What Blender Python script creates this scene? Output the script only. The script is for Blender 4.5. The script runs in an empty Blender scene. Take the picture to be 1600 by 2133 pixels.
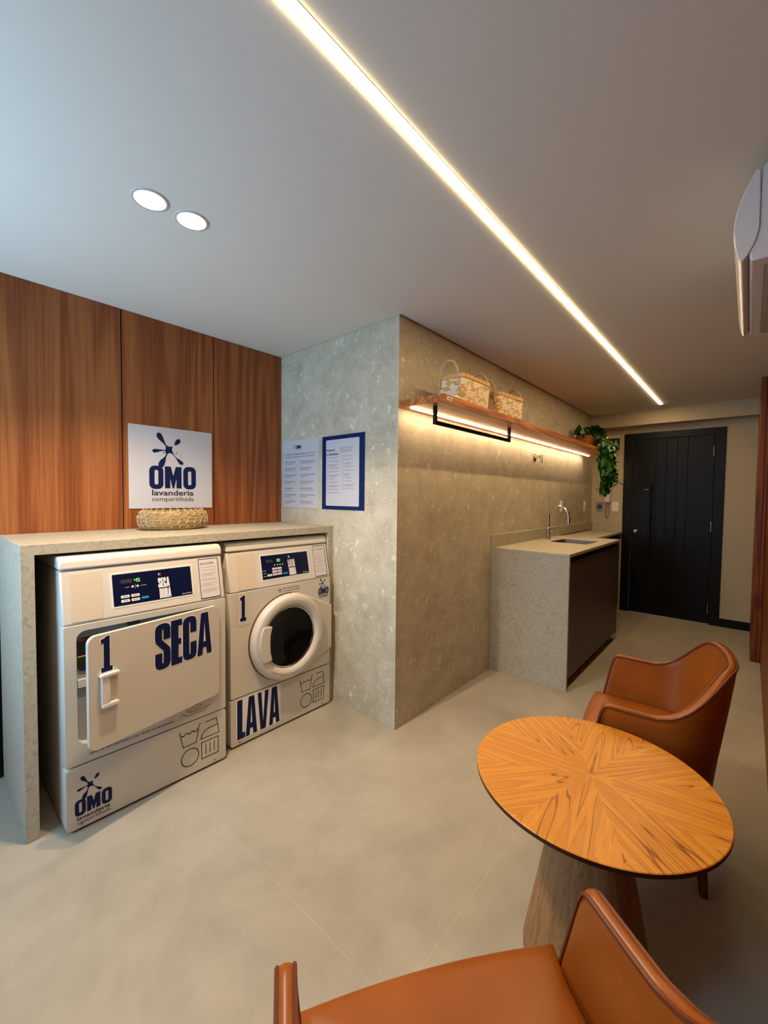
import bpy, bmesh, math, random
from mathutils import Vector, Matrix, noise
from mathutils.geometry import tessellate_polygon
PI = math.pi
sc = bpy.context.scene
col = sc.collection

# ------------------------------------------------------------------ camera, world, exposure
cam_d = bpy.data.cameras.new('camera')
cam_d.sensor_fit = 'HORIZONTAL'; cam_d.sensor_width = 36.0
cam_d.lens = 867.54 / 1600 * 36.0
cam_d.clip_start = 0.02
cam = bpy.data.objects.new('camera', cam_d); col.objects.link(cam)
F_ = Vector((0.75114307, 0.65903245, -0.03821415)); R_ = Vector((0.65978672, -0.7513749, 0.01082803)); U_ = Vector((0.02157713, 0.03334659, 0.9992109))
m = Matrix((R_, U_, -F_)).transposed().to_4x4(); m.translation = Vector((0, 0, 1.344))
cam.matrix_world = m
sc.camera = cam
sc.view_settings.view_transform = 'Standard'; sc.view_settings.look = 'None'
sc.view_settings.exposure = 0.85; sc.view_settings.gamma = 1.0; sc.view_settings.use_curve_mapping = False
W = bpy.data.worlds.new('world'); sc.world = W; W.use_nodes = True
W.node_tree.nodes['Background'].inputs[0].default_value = (0.45, 0.68, 1.0, 1)
W.node_tree.nodes['Background'].inputs[1].default_value = 1.2
LED_POWER = 38.0          # ceiling strip emission
SHELF_POWER = 28.0
SPOT_W = 42.0
WINDOW_W = 25.0
LED_COL = (1.0, 0.70, 0.35)

def light(name, kind, loc, aim, energy, color, parent=None, **kw):
    d = bpy.data.lights.new(name, kind); d.energy = energy; d.color = color
    for k, v in kw.items(): setattr(d, k, v)
    o = bpy.data.objects.new(name, d); col.objects.link(o)
    o.location = loc; o.rotation_euler = (Vector(aim) - Vector(loc)).to_track_quat('-Z', 'Y').to_euler()
    if parent: o.parent = parent; o.matrix_parent_inverse = parent.matrix_world.inverted()
    return o

# daylight entering by the window behind the camera, to the left
window_light = light('window_daylight', 'AREA', (-0.94, 1.85, 1.45), (1.0, 1.95, 2.0), WINDOW_W, (0.44, 0.74, 1.0), shape='RECTANGLE', size=1.1, size_y=1.4)

# ------------------------------------------------------------------ room numbers
H = 2.345; XC = 1.811; Y1 = 1.492; Y2 = 2.599; XB = 5.487; XD = 5.654; YR = -0.107; XP = 4.597; YP = -0.043; XL = -1.0

# ------------------------------------------------------------------ materials
def srgb(*c):
    c = [x / 255 for x in c]
    return tuple(x / 12.92 if x < .04045 else ((x + .055) / 1.055) ** 2.4 for x in c)
def mat(name, c, rough=.5, metal=0., spec=.5, coat=0., emit=None, es=0., trans=0., ior=1.45, alpha=1.):
    m = bpy.data.materials.new(name); m.use_nodes = True
    b = m.node_tree.nodes['Principled BSDF']
    b.inputs['Base Color'].default_value = (*c, 1); b.inputs['Roughness'].default_value = rough
    b.inputs['Metallic'].default_value = metal; b.inputs['Specular IOR Level'].default_value = spec
    b.inputs['Coat Weight'].default_value = coat; b.inputs['IOR'].default_value = ior
    b.inputs['Transmission Weight'].default_value = trans
    if emit: b.inputs['Emission Color'].default_value = (*emit, 1); b.inputs['Emission Strength'].default_value = es
    return m
class N:
    """tiny node helper"""
    def __init__(s, m): s.m = m; s.t = m.node_tree; s.b = s.t.nodes['Principled BSDF']
    def n(s, typ, **kw):
        x = s.t.nodes.new(typ)
        for k, v in kw.items(): setattr(x, k, v)
        return x
    def l(s, a, b): s.t.links.new(a, b)
    def coord(s, scale=(1, 1, 1), rot=(0, 0, 0), kind='Object'):
        c = s.n('ShaderNodeTexCoord'); mp = s.n('ShaderNodeMapping')
        mp.inputs['Scale'].default_value = scale; mp.inputs['Rotation'].default_value = rot
        s.l(c.outputs[kind], mp.inputs['Vector']); return mp.outputs[0]
    def noise(s, vec, scale, detail=4, rough=.55, dist=0.):
        x = s.n('ShaderNodeTexNoise'); x.inputs['Scale'].default_value = scale; x.inputs['Detail'].default_value = detail
        x.inputs['Roughness'].default_value = rough; x.inputs['Distortion'].default_value = dist
        s.l(vec, x.inputs['Vector']); return x.outputs['Fac']
    def ramp(s, fac, stops):
        x = s.n('ShaderNodeValToRGB'); e = x.color_ramp.elements
        while len(e) < len(stops): e.new(.5)
        for k, (p, c) in enumerate(stops): e[k].position = p; e[k].color = (*c, 1) if len(c) == 3 else c
        s.l(fac, x.inputs[0]); return x.outputs[0]
    def math(s, op, a, b=None, c=None):
        x = s.n('ShaderNodeMath', operation=op)
        for i, v in enumerate((a, b, c)):
            if v is None: continue
            if isinstance(v, (int, float)): x.inputs[i].default_value = v
            else: s.l(v, x.inputs[i])
        return x.outputs[0]
    def mix(s, fac, a, b, mode='MIX'):
        x = s.n('ShaderNodeMix', data_type='RGBA', blend_type=mode)
        for i, v in ((0, fac), (6, a), (7, b)):
            if isinstance(v, (int, float)): x.inputs[i].default_value = v
            elif isinstance(v, tuple): x.inputs[i].default_value = (*v, 1)
            else: s.l(v, x.inputs[i])
        return x.outputs[2]
    def bump(s, h, strength=.2, dist=.002):
        x = s.n('ShaderNodeBump'); x.inputs['Strength'].default_value = strength; x.inputs['Distance'].default_value = dist
        s.l(h, x.inputs['Height']); s.l(x.outputs[0], s.b.inputs['Normal'])
    def color(s, c): s.l(c, s.b.inputs['Base Color'])
    def rough(s, c): s.l(c, s.b.inputs['Roughness'])

def wood_mat(name, dark, mid, lite, axis='Z', scale=1., rough=.42, grain=1., amp=.20):
    m = mat(name, mid, rough, spec=.35); q = N(m)
    st = {'X': (.5, 9, 9), 'Y': (9, .5, 9), 'Z': (9, 9, .5)}[axis]
    st = tuple(v * scale for v in st)
    v = q.coord(st)
    warp = q.noise(v, .9, 3, .5, .6)
    rings = q.math('SINE', q.math('MULTIPLY', warp, 42 * grain))
    fine = q.noise(q.coord(tuple(k * (7 if k > 4 * scale else 2.2) for k in st)), 2.4, 5, .65)
    f = q.math('ADD', q.math('MULTIPLY', rings, amp), fine)
    c = q.ramp(f, [(.26, dark), (.47, mid), (.78, lite)])
    q.color(c); q.bump(f, .08, .001)
    return m

def stone_mat(name, c_dark, c_mid, c_lite, chips=1., fine=7, swirl=.4):
    m = mat(name, c_mid, .5, spec=.35); q = N(m)
    v = q.coord()
    cl = q.noise(v, fine, 8, .72, swirl)
    base = q.ramp(cl, [(.25, c_dark), (.5, c_mid), (.80, tuple(.5 * (a + b) for a, b in zip(c_mid, c_lite)))])
    w = q.n('ShaderNodeVectorMath', operation='ADD')
    nz = q.n('ShaderNodeTexNoise'); nz.inputs['Scale'].default_value = 14; nz.inputs['Detail'].default_value = 3
    q.l(v, nz.inputs['Vector'])
    sc_ = q.n('ShaderNodeVectorMath', operation='SCALE'); sc_.inputs['Scale'].default_value = .09
    q.l(nz.outputs['Color'], sc_.inputs[0]); q.l(v, w.inputs[0]); q.l(sc_.outputs[0], w.inputs[1])
    out = base
    st = q.n('ShaderNodeVectorMath', operation='MULTIPLY'); st.inputs[1].default_value = (1, 1, .62); q.l(w.outputs[0], st.inputs[0])
    for scale, th, amt in ((12, .10, .50 * chips), (23, .15, .46 * chips), (44, .18, .46 * chips), (80, .2, .4 * chips)):
        vo = q.n('ShaderNodeTexVoronoi', feature='F1', distance='MANHATTAN'); vo.inputs['Scale'].default_value = scale
        q.l(st.outputs[0], vo.inputs['Vector'])
        sep = q.n('ShaderNodeSeparateColor'); q.l(vo.outputs['Color'], sep.inputs[0])
        pick = q.math('GREATER_THAN', sep.outputs[0], .70)
        size = q.math('MULTIPLY', sep.outputs[1], .38)
        inside = q.math('LESS_THAN', vo.outputs['Distance'], q.math('ADD', size, th))
        tone = q.math('MULTIPLY', q.math('MULTIPLY', pick, inside), q.math('MULTIPLY', sep.outputs[2], amt * 1.6))
        out = q.mix(tone, out, c_lite)
        pick2 = q.math('LESS_THAN', sep.outputs[0], .14)
        out = q.mix(q.math('MULTIPLY', q.math('MULTIPLY', pick2, inside), amt * .45), out, c_dark)
    q.color(out); q.bump(cl, .04, .001)
    return m

M = {}
M['ceiling'] = mat('ceiling_paint', (.68, .685, .64), .9, spec=.1)
q = N(M['ceiling']); q.bump(q.noise(q.coord(), 60, 3), .04, .001)
M['wall_paint'] = mat('wall_paint', (.47, .40, .29), .9, spec=.1)
q = N(M['wall_paint']); q.bump(q.noise(q.coord(), 220, 2), .15, .001)
M['tile'] = stone_mat('terrazzo_tile', (.33, .305, .225), (.475, .435, .335), (.76, .73, .62))
M['stone'] = stone_mat('counter_stone', (.21, .195, .145), (.42, .39, .305), (.52, .495, .43), chips=.3, fine=26, swirl=2.2)
M['panel_wood'] = wood_mat('panel_wood', (.17, .045, .012), (.235, .070, .019), (.33, .115, .034), 'Z', .75, amp=.17, grain=.75)
M['dark_wood'] = wood_mat('reddish_wood', (.09, .016, .004), (.17, .036, .007), (.24, .06, .013), 'Z', 1.2)
M['shelf_wood'] = wood_mat('shelf_wood', (.26, .075, .015), (.42, .135, .030), (.58, .22, .055), 'X', 1.)
M['cone_wood'] = wood_mat('cone_wood', (.20, .095, .035), (.30, .155, .062), (.38, .21, .09), 'Z', 1.6, amp=.10)
M['leg_wood'] = wood_mat('leg_wood', (.07, .022, .007), (.14, .045, .014), (.2, .07, .02), 'Z', 2.)
M['leather'] = mat('tan_leather', (.40, .090, .014), .38, spec=.45)
q = N(M['leather']); nn = q.noise(q.coord(), 5, 4)
q.color(q.ramp(nn, [(.3, (.22, .054, .004)), (.7, (.295, .080, .008))])); q.bump(q.noise(q.coord(), 330, 3, .7), .10, .0006)
M['piping'] = mat('leather_piping', (.12, .026, .004), .5)
M['seam'] = mat('seam_dark', (.05, .01, .004), .7)
M['machine'] = mat('machine_enamel', (.60, .57, .51), .42, spec=.5)
M['machine_grey'] = mat('machine_inner_grey', (.33, .34, .33), .45)
M['machine_plate'] = mat('machine_cream_plate', (.60, .51, .405), .45)
M['decal_plate'] = mat('decal_pale', (.63, .60, .60), .4)
M['navy'] = mat('navy_print', (.0015, .008, .060), .5, spec=.25)
M['navy_dark'] = mat('navy_panel', (.0015, .005, .030), .35, spec=.25)
M['ink'] = mat('dark_ink', (.018, .016, .03), .5)
M['ink_grey'] = mat('grey_ink', (.16, .15, .16), .6)
M['symbol'] = mat('brown_line_print', (.10, .065, .035), .5)
M['white'] = mat('white_plastic', (.72, .70, .70), .4)
M['paper'] = mat('white_sheet', (.50, .50, .545), .45)
M['sticker'] = mat('white_sticker', (.80, .80, .84), .5)
M['black'] = mat('black_metal', (.004, .004, .004), .5, spec=.2)
M['door'] = mat('black_door_paint', (.004, .004, .0045), .42, spec=.22)
q = N(M['door']); q.bump(q.noise(q.coord((8, 8, .7)), 12, 4), .12, .001)
M['void'] = mat('dark_recess', (.012, .011, .010), .8)
M['rubber'] = mat('black_rubber', (.012, .012, .013), .5)
M['glass_dark'] = mat('door_glass_dark', (.002, .003, .003), .05, spec=.2)
M['chrome'] = mat('chrome', (.62, .60, .58), .16, metal=1)
M['steel'] = mat('brushed_steel', (.26, .24, .21), .42, metal=1)
M['cabinet'] = mat('brown_cabinet_front', (.060, .045, .032), .42, spec=.4)
M['green_led'] = mat('green_digits', (.1, .5, .05), .5, emit=(.30, 1.0, .10), es=.7)
M['dim_led'] = mat('unlit_digits', (.10, .08, .07), .5)
M['blue_btn'] = mat('blue_button', (.02, .22, .55), .4)
M['led'] = mat('led_diffuser', (1, 1, 1), .5, emit=LED_COL, es=LED_POWER)
M['shelf_led'] = mat('shelf_led_diffuser', (1, 1, 1), .5, emit=(1.0, .72, .42), es=SHELF_POWER)
M['lamp_disc'] = mat('downlight_disc', (1, 1, 1), .5, emit=(1.0, .82, .66), es=7.0)
M['aluminium'] = mat('aluminium_profile', (.55, .53, .50), .4, metal=.6)
M['ac'] = mat('air_conditioner_shell', (.62, .60, .60), .22, spec=.5)
M['ac_under'] = mat('air_conditioner_underside', (.33, .33, .32), .25)
M['rope'] = mat('rope', (.52, .37, .20), .85)
q = N(M['rope']); q.bump(q.noise(q.coord(), 260, 2), .6, .003)
M['bamboo'] = mat('bamboo_rim', (.56, .34, .12), .6)
M['terracotta'] = mat('terracotta', (.30, .115, .035), .7)
M['soil'] = mat('soil', (.03, .02, .012), .9)
M['leaf'] = mat('leaf_green', (.022, .095, .014), .38, spec=.5)
q = N(M['leaf']); q.color(q.ramp(q.noise(q.coord(), 16, 2), [(.3, (.012, .055, .008)), (.55, (.03, .12, .016)), (.8, (.09, .20, .03))]))
M['leaf_brown'] = mat('leaf_brown', (.12, .055, .02), .5)
M['stem'] = mat('vine_stem', (.06, .09, .02), .6)
M['exit_green'] = mat('exit_green', (.008, .055, .032), .25)
M['exit_text'] = mat('exit_letters', (.40, .50, .42), .4)
M['red'] = mat('red_label', (.28, .015, .012), .5); M['yellow'] = mat('yellow_label', (.7, .7, .05), .5)
M['straw_stitch'] = mat('pale_stitch', (.60, .48, .30), .7)
M['straw'] = mat('straw_coil', (.52, .38, .19), .75)
q = N(M['straw']); q.color(q.ramp(q.noise(q.coord((1, 1, 6)), 22, 3), [(.3, (.16, .095, .03)), (.7, (.42, .30, .14))])); q.bump(q.noise(q.coord((1, 1, 12)), 60, 2), .4, .003)

# floor: large concrete-look tiles with pale joints
M['floor'] = mat('floor_tile', (.44, .40, .34), .42, spec=.4)
q = N(M['floor']); v = q.coord()
n1 = q.noise(v, 1.3, 7, .62, .7); n2 = q.noise(v, 7, 5, .6)
base = q.ramp(n1, [(.30, (.285, .258, .205)), (.5, (.375, .342, .276)), (.70, (.455, .415, .342))])
base = q.mix(.22, base, q.ramp(n2, [(.3, (.26, .235, .19)), (.7, (.47, .43, .36))]))
sx = q.n('ShaderNodeSeparateXYZ'); q.l(v, sx.inputs[0])
def joint(out, off, pitch):
    f = q.math('FRACT', q.math('DIVIDE', q.math('SUBTRACT', out, off - pitch * 20), pitch))
    d = q.math('MINIMUM', f, q.math('SUBTRACT', 1., f))
    return q.math('LESS_THAN', d, .0011 / pitch)
j = q.math('MAXIMUM', joint(sx.outputs[0], .812, .822), joint(sx.outputs[1], .660, .808))
q.color(q.mix(q.math('MULTIPLY', j, .24), base, (.60, .56, .49)))
q.rough(q.ramp(n2, [(.3, (.34,) * 3), (.7, (.5,) * 3)]))

# radial book-matched veneer for the table top
M['veneer'] = mat('sunburst_veneer', (.6, .3, .08), .36, spec=.4)
q = N(M['veneer']); c = q.n('ShaderNodeTexCoord'); sp = q.n('ShaderNodeSeparateXYZ'); q.l(c.outputs['Object'], sp.inputs[0])
x_, y_ = sp.outputs[0], sp.outputs[1]
th = q.math('ADD', q.math('ARCTAN2', y_, x_), PI + .28)
wdg = 2 * PI / 8
idx = q.math('FLOOR', q.math('DIVIDE', th, wdg))
lt = q.math('SUBTRACT', q.math('SUBTRACT', th, q.math('MULTIPLY', idx, wdg)), wdg / 2)
rr = q.math('SQRT', q.math('ADD', q.math('MULTIPLY', x_, x_), q.math('MULTIPLY', y_, y_)))
uu = q.math('MULTIPLY', rr, q.math('COSINE', lt)); vv = q.math('ABSOLUTE', q.math('MULTIPLY', rr, q.math('SINE', lt)))
cb = q.n('ShaderNodeCombineXYZ'); q.l(q.math('MULTIPLY', uu, .9), cb.inputs[0]); q.l(q.math('MULTIPLY', vv, 11), cb.inputs[1]); q.l(q.math('MULTIPLY', idx, 3.7), cb.inputs[2])
g1 = q.noise(cb.outputs[0], 1.0, 2, .5, .35)
lines = q.math('ABSOLUTE', q.math('SUBTRACT', q.math('FRACT', q.math('MULTIPLY', g1, 10)), .5))
cb2 = q.n('ShaderNodeCombineXYZ'); q.l(q.math('MULTIPLY', uu, 14), cb2.inputs[0]); q.l(q.math('MULTIPLY', vv, 220), cb2.inputs[1]); q.l(idx, cb2.inputs[2])
g2 = q.noise(cb2.outputs[0], 1.0, 4, .6)
cA = q.ramp(g2, [(.25, (.50, .195, .018)), (.6, (.62, .265, .028)), (.85, (.68, .32, .04))])
cA = q.mix(q.math('MULTIPLY', q.math('FRACT', q.math('MULTIPLY', g1, 10)), .55), cA, (.36, .115, .010))
cB = q.mix(q.ramp(lines, [(.0, (.95,) * 3), (.06, (.0,) * 3)]), cA, (.17, .040, .004))
q.color(cB)

# woven basket walls: staggered strips of tan and white
M['weave'] = mat('woven_strips', (.6, .5, .35), .6)
q = N(M['weave']); v = q.coord()
sp = q.n('ShaderNodeSeparateXYZ'); q.l(v, sp.inputs[0])
s_ = q.math('ADD', sp.outputs[0], q.math('MULTIPLY', sp.outputs[1], 1.0))
row = q.math('FLOOR', q.math('MULTIPLY', sp.outputs[2], 85))
cell = q.math('FLOOR', q.math('ADD', q.math('MULTIPLY', s_, 42), q.math('MULTIPLY', row, .5)))
cbx = q.n('ShaderNodeCombineXYZ'); q.l(cell, cbx.inputs[0]); q.l(row, cbx.inputs[1])
wn = q.n('ShaderNodeTexWhiteNoise', noise_dimensions='3D'); q.l(cbx.outputs[0], wn.inputs['Vector'])
fr = q.math('FRACT', q.math('MULTIPLY', sp.outputs[2], 85))
edge = q.math('LESS_THAN', fr, .12)
big = q.noise(v, 16, 2)
cc = q.ramp(q.math('ADD', q.math('MULTIPLY', wn.outputs['Value'], .55), q.math('MULTIPLY', big, .55)), [(.0, (.52, .29, .06)), (.50, (.60, .36, .09)), (.52, (.70, .62, .50)), (1., (.72, .68, .62))])
cc = q.mix(q.math('MULTIPLY', edge, .45), cc, (.22, .13, .05))
q.color(cc)

# ------------------------------------------------------------------ geometry helpers
def new(): return bmesh.new()
def obj(name, bm, m, parent=None, bevel=0., seg=2, smooth=True, subsurf=0, angle=35):
    me = bpy.data.meshes.new(name)
    if not bm.faces: bm.faces.ensure_lookup_table()
    bm.to_mesh(me); bm.free()
    for mm in (m if isinstance(m, (list, tuple)) else [m]): me.materials.append(mm)
    o = bpy.data.objects.new(name, me); col.objects.link(o)
    if smooth:
        for p in me.polygons: p.use_smooth = True
        me.update()
        try: me.set_sharp_from_angle(angle=math.radians(angle))
        except Exception: pass
    if bevel:
        b = o.modifiers.new('bevel', 'BEVEL'); b.width = bevel; b.segments = seg; b.limit_method = 'ANGLE'; b.angle_limit = math.radians(30); b.harden_normals = False
    if subsurf:
        s = o.modifiers.new('subsurf', 'SUBSURF'); s.levels = subsurf; s.render_levels = subsurf
    if parent: o.parent = parent
    return o
def box(bm, x0, x1, y0, y1, z0, z1, mi=0):
    v = [bm.verts.new(p) for p in ((x0, y0, z0), (x1, y0, z0), (x1, y1, z0), (x0, y1, z0), (x0, y0, z1), (x1, y0, z1), (x1, y1, z1), (x0, y1, z1))]
    for f in ((3, 2, 1, 0), (4, 5, 6, 7), (0, 1, 5, 4), (1, 2, 6, 5), (2, 3, 7, 6), (3, 0, 4, 7)):
        bm.faces.new([v[i] for i in f]).material_index = mi
    return v
def B(x0, x1, y0, y1, z0, z1):
    bm = new(); box(bm, x0, x1, y0, y1, z0, z1); return bm
class Frame:
    def __init__(s, O, U, V, Nn): s.O, s.U, s.V, s.N = (Vector(k) for k in (O, U, V, Nn)); s.U.normalize(); s.V.normalize(); s.N.normalize()
    def p(s, u, v, n=0.): return s.O + s.U * u + s.V * v + s.N * n
def fill(bm, fr, loops, n=0.):
    """flat fill of an outline with holes"""
    vl = [[Vector((a, b, 0)) for a, b in L] for L in loops]
    tris = tessellate_polygon(vl)
    flat = [p for L in vl for p in L]
    vs = [bm.verts.new(fr.p(p.x, p.y, n)) for p in flat]
    out = []
    for t in tris:
        a, b, c = (flat[i] for i in t)
        ar = (b - a).cross(c - a).z
        if abs(ar) < 1e-12: continue
        out.append(bm.faces.new([vs[i] for i in (t if ar > 0 else t[::-1])]))
    return vs, out
def prism(bm, fr, loops, n0, n1):
    vf, ff = fill(bm, fr, loops, n1)
    vb, fb = fill(bm, fr, loops, n0)
    for f in fb: f.normal_flip()
    k = 0
    for L in loops:
        m_ = len(L)
        for i in range(m_):
            j = (i + 1) % m_
            try: bm.faces.new((vb[k + i], vb[k + j], vf[k + j], vf[k + i]))
            except ValueError: pass
        k += m_
    bmesh.ops.recalc_face_normals(bm, faces=bm.faces)
def rrect(x0, y0, x1, y1, r, seg=5):
    P = []
    for cx, cy, a0 in ((x1 - r, y0 + r, -PI / 2), (x1 - r, y1 - r, 0), (x0 + r, y1 - r, PI / 2), (x0 + r, y0 + r, PI)):
        for i in range(seg + 1):
            a = a0 + PI / 2 * i / seg; P.append((cx + r * math.cos(a), cy + r * math.sin(a)))
    return P
def circ(cx, cy, r, seg=32, ry=None):
    return [(cx + r * math.cos(2 * PI * i / seg), cy + (ry or r) * math.sin(2 * PI * i / seg)) for i in range(seg)]
def tube(bm, pts, r, seg=8, closed=False, caps=True):
    pts = [Vector(p) for p in pts]; n = len(pts); rings = []
    rad = r if isinstance(r, (list, tuple)) else [r] * n
    ref = None
    for i, p in enumerate(pts):
        a = pts[(i - 1) % n] if (i or closed) else p; b = pts[(i + 1) % n] if (i < n - 1 or closed) else p
        t = (b - a).normalized()
        if ref is None:
            ref = t.orthogonal().normalized()
        else:
            ref = (ref - t * ref.dot(t)).normalized()
        s = t.cross(ref)
        rings.append([bm.verts.new(p + ref * rad[i] * math.cos(2 * PI * k / seg) + s * rad[i] * math.sin(2 * PI * k / seg)) for k in range(seg)])
    for i in range(n if closed else n - 1):
        A, Bq = rings[i], rings[(i + 1) % n]
        for k in range(seg): bm.faces.new((A[k], A[(k + 1) % seg], Bq[(k + 1) % seg], Bq[k]))
    if caps and not closed:
        bm.faces.new(rings[0][::-1]); bm.faces.new(rings[-1])
def lathe(bm, prof, O=(0, 0, 0), ax=(0, 0, 1), seg=48):
    """prof: list of (radius, height along ax)"""
    O = Vector(O); ax = Vector(ax).normalized(); e1 = ax.orthogonal().normalized(); e2 = ax.cross(e1)
    rings = []
    for r, h in prof:
        if r < 1e-6: rings.append([bm.verts.new(O + ax * h)])
        else: rings.append([bm.verts.new(O + ax * h + (e1 * math.cos(2 * PI * k / seg) + e2 * math.sin(2 * PI * k / seg)) * r) for k in range(seg)])
    for A, Bq in zip(rings, rings[1:]):
        for k in range(seg):
            j = (k + 1) % seg
            if len(A) == 1 and len(Bq) == 1: continue
            if len(A) == 1: bm.faces.new((A[0], Bq[j], Bq[k]))
            elif len(Bq) == 1: bm.faces.new((A[k], A[j], Bq[0]))
            else: bm.faces.new((A[k], A[j], Bq[j], Bq[k]))
    bmesh.ops.recalc_face_normals(bm, faces=bm.faces)
def stroke(bm, fr, pts, w, closed=False, n=0.0006):
    n_ = len(pts)
    for i in range(n_ if closed else n_ - 1):
        a = Vector(pts[i]); b = Vector(pts[(i + 1) % n_]); d = (b - a)
        if d.length < 1e-9: continue
        d.normalize(); s = Vector((-d.y, d.x)) * w / 2; a2 = a - d * w * .45; b2 = b + d * w * .45
        fill(bm, fr, [[tuple(a2 - s), tuple(b2 - s), tuple(b2 + s), tuple(a2 + s)]], n)
def bar(bm, fr, x0, x1, y, h, n=.0006):
    fill(bm, fr, [[(x0, y), (x1, y), (x1, y + h), (x0, y + h)]], n)
_txt = {}
def text_pts(s, bold=0.):
    key = (s, bold)
    if key in _txt: return _txt[key]
    c = bpy.data.curves.new('t', 'FONT'); c.body = s; c.offset = bold; c.resolution_u = 3
    o = bpy.data.objects.new('t', c); col.objects.link(o)
    dg = bpy.context.evaluated_depsgraph_get(); dg.update()
    me = bpy.data.meshes.new_from_object(o.evaluated_get(dg))
    vs = [tuple(v.co[:2]) for v in me.vertices]; fs = [tuple(p.vertices) for p in me.polygons]
    bpy.data.objects.remove(o); bpy.data.curves.remove(c); bpy.data.meshes.remove(me)
    _txt[key] = (vs, fs); return _txt[key]
def text(bm, fr, s, x0, x1, y0, y1, bold=0., n=.0007, warp=None):
    vs, fs = text_pts(s, bold)
    if not vs: return
    ax = min(v[0] for v in vs); bx = max(v[0] for v in vs); ay = min(v[1] for v in vs); by = max(v[1] for v in vs)
    P = []
    for x, y in vs:
        u = x0 + (x - ax) / (bx - ax) * (x1 - x0); w = y0 + (y - ay) / (by - ay) * (y1 - y0)
        if warp: u, w = warp(u, w)
        P.append(bm.verts.new(fr.p(u, w, n)))
    for f in fs:
        try: bm.faces.new([P[i] for i in f])
        except ValueError: pass

# condensed display letters, drawn in a unit-high box, width w
def G(ch):
    W_ = .44; g = .020; c = W_ / 2
    top = [(W_, .87), (W_ * .93, .95), (W_ * .75, .99), (c, 1.0), (W_ * .25, .99), (W_ * .07, .95), (0, .87)]
    bot = [(0, .13), (W_ * .07, .05), (W_ * .25, .01), (c, 0), (W_ * .75, .01), (W_ * .93, .05), (W_, .13)]
    if ch == 'S':
        return W_, [[(W_, .64)] + top + [(0, .68), (.02, .60), (c + g - .0, .40), (c + g, .15), (c, .12), (c - g, .15), (c - g, .36), (0, .36)] + bot + [(W_, .36), (W_ - .02, .45), (c - g, .64), (c - g, .85), (c, .88), (c + g, .85), (c + g, .64)]]
    if ch == 'E':
        w = .34; return w, [[(0, 0), (w, 0), (w, .14), (.225, .14), (.225, .44), (w - .03, .44), (w - .03, .57), (.225, .57), (.225, .86), (w, .86), (w, 1), (0, 1)]]
    if ch == 'C':
        return W_, [[(W_, .62)] + top + bot + [(W_, .40), (c + g, .40), (c + g, .15), (c, .12), (c - g, .15), (c - g, .85), (c, .88), (c + g, .85), (c + g, .62)]]
    if ch == 'O':
        hole = [(c + .035, .15), (c + .035, .85), (c, .88), (c - .035, .85), (c - .035, .15), (c, .12)]
        return W_, [top + bot, hole]
    if ch == 'D':
        return W_, [[(0, 0), (W_ * .6, 0), (W_ * .85, .03), (W_, .13), (W_, .87), (W_ * .85, .97), (W_ * .6, 1), (0, 1)], [(c + .035, .15), (c + .035, .85), (c - .03, .87), (c - .03, .13)]]
    if ch == 'A':
        w = .50; return w, [[(0, 0), (.17, 0), (.195, .17), (.305, .17), (.33, 0), (.5, 0), (.37, 1), (.13, 1)], [(.215, .31), (.285, .31), (.25, .80)]]
    if ch == 'V':
        w = .50; return w, [[(.37, 0), (.5, 1), (.33, 1), (.25, .2), (.17, 1), (0, 1), (.13, 0)]]
    if ch == 'L':
        w = .33; return w, [[(0, 0), (w, 0), (w, .15), (.215, .15), (.215, 1), (0, 1)]]
    if ch == 'R':
        return W_, [[(0, 0), (.19, 0), (.19, .42), (.225, .42), (.245, .36), (.25, 0), (W_, 0), (.435, .38), (.38, .49), (.44, .58), (W_, .88), (.38, .97), (.28, 1), (0, 1)], [(.19, .57), (.19, .86), (.235, .86), (.25, .82), (.25, .61), (.235, .57)]]
    if ch == 'M':
        w = .60; return w, [[(0, 0), (.19, 0), (.19, .44), (.27, 0), (.33, 0), (.41, .44), (.41, 0), (.6, 0), (.6, 1), (.39, 1), (.30, .58), (.21, 1), (0, 1)]]
    if ch == '1':
        w = .26; return w, [[(0, 0), (.26, 0), (.26, .13), (.20, .13), (.20, 1), (.12, 1), (.07, .95), (0, .93), (0, .82), (.06, .82), (.06, .13), (0, .13)]]
def display(bm, fr, s, x0, x1, y0, y1, n=.0008, gap=.035, grow=0.):
    gl = [G(c) for c in s]; tot = sum(g[0] for g in gl) + gap * (len(s) - 1); sx_ = (x1 - x0) / tot; sy = y1 - y0; x = x0
    for w, loops in gl:
        L2 = [[(x + a * sx_, y0 + b * sy) for a, b in L] for L in loops]
        if grow:
            cx = x + w * sx_ / 2; hw = w * sx_ / 2; cy = (y0 + y1) / 2; hh = sy / 2
            L2 = [[(cx + (a - cx) * (hw + grow) / hw, cy + (b - cy) * (hh + grow) / hh) for a, b in L2[0]]]
        fill(bm, fr, L2, n); x += (w + gap) * sx_

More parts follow.
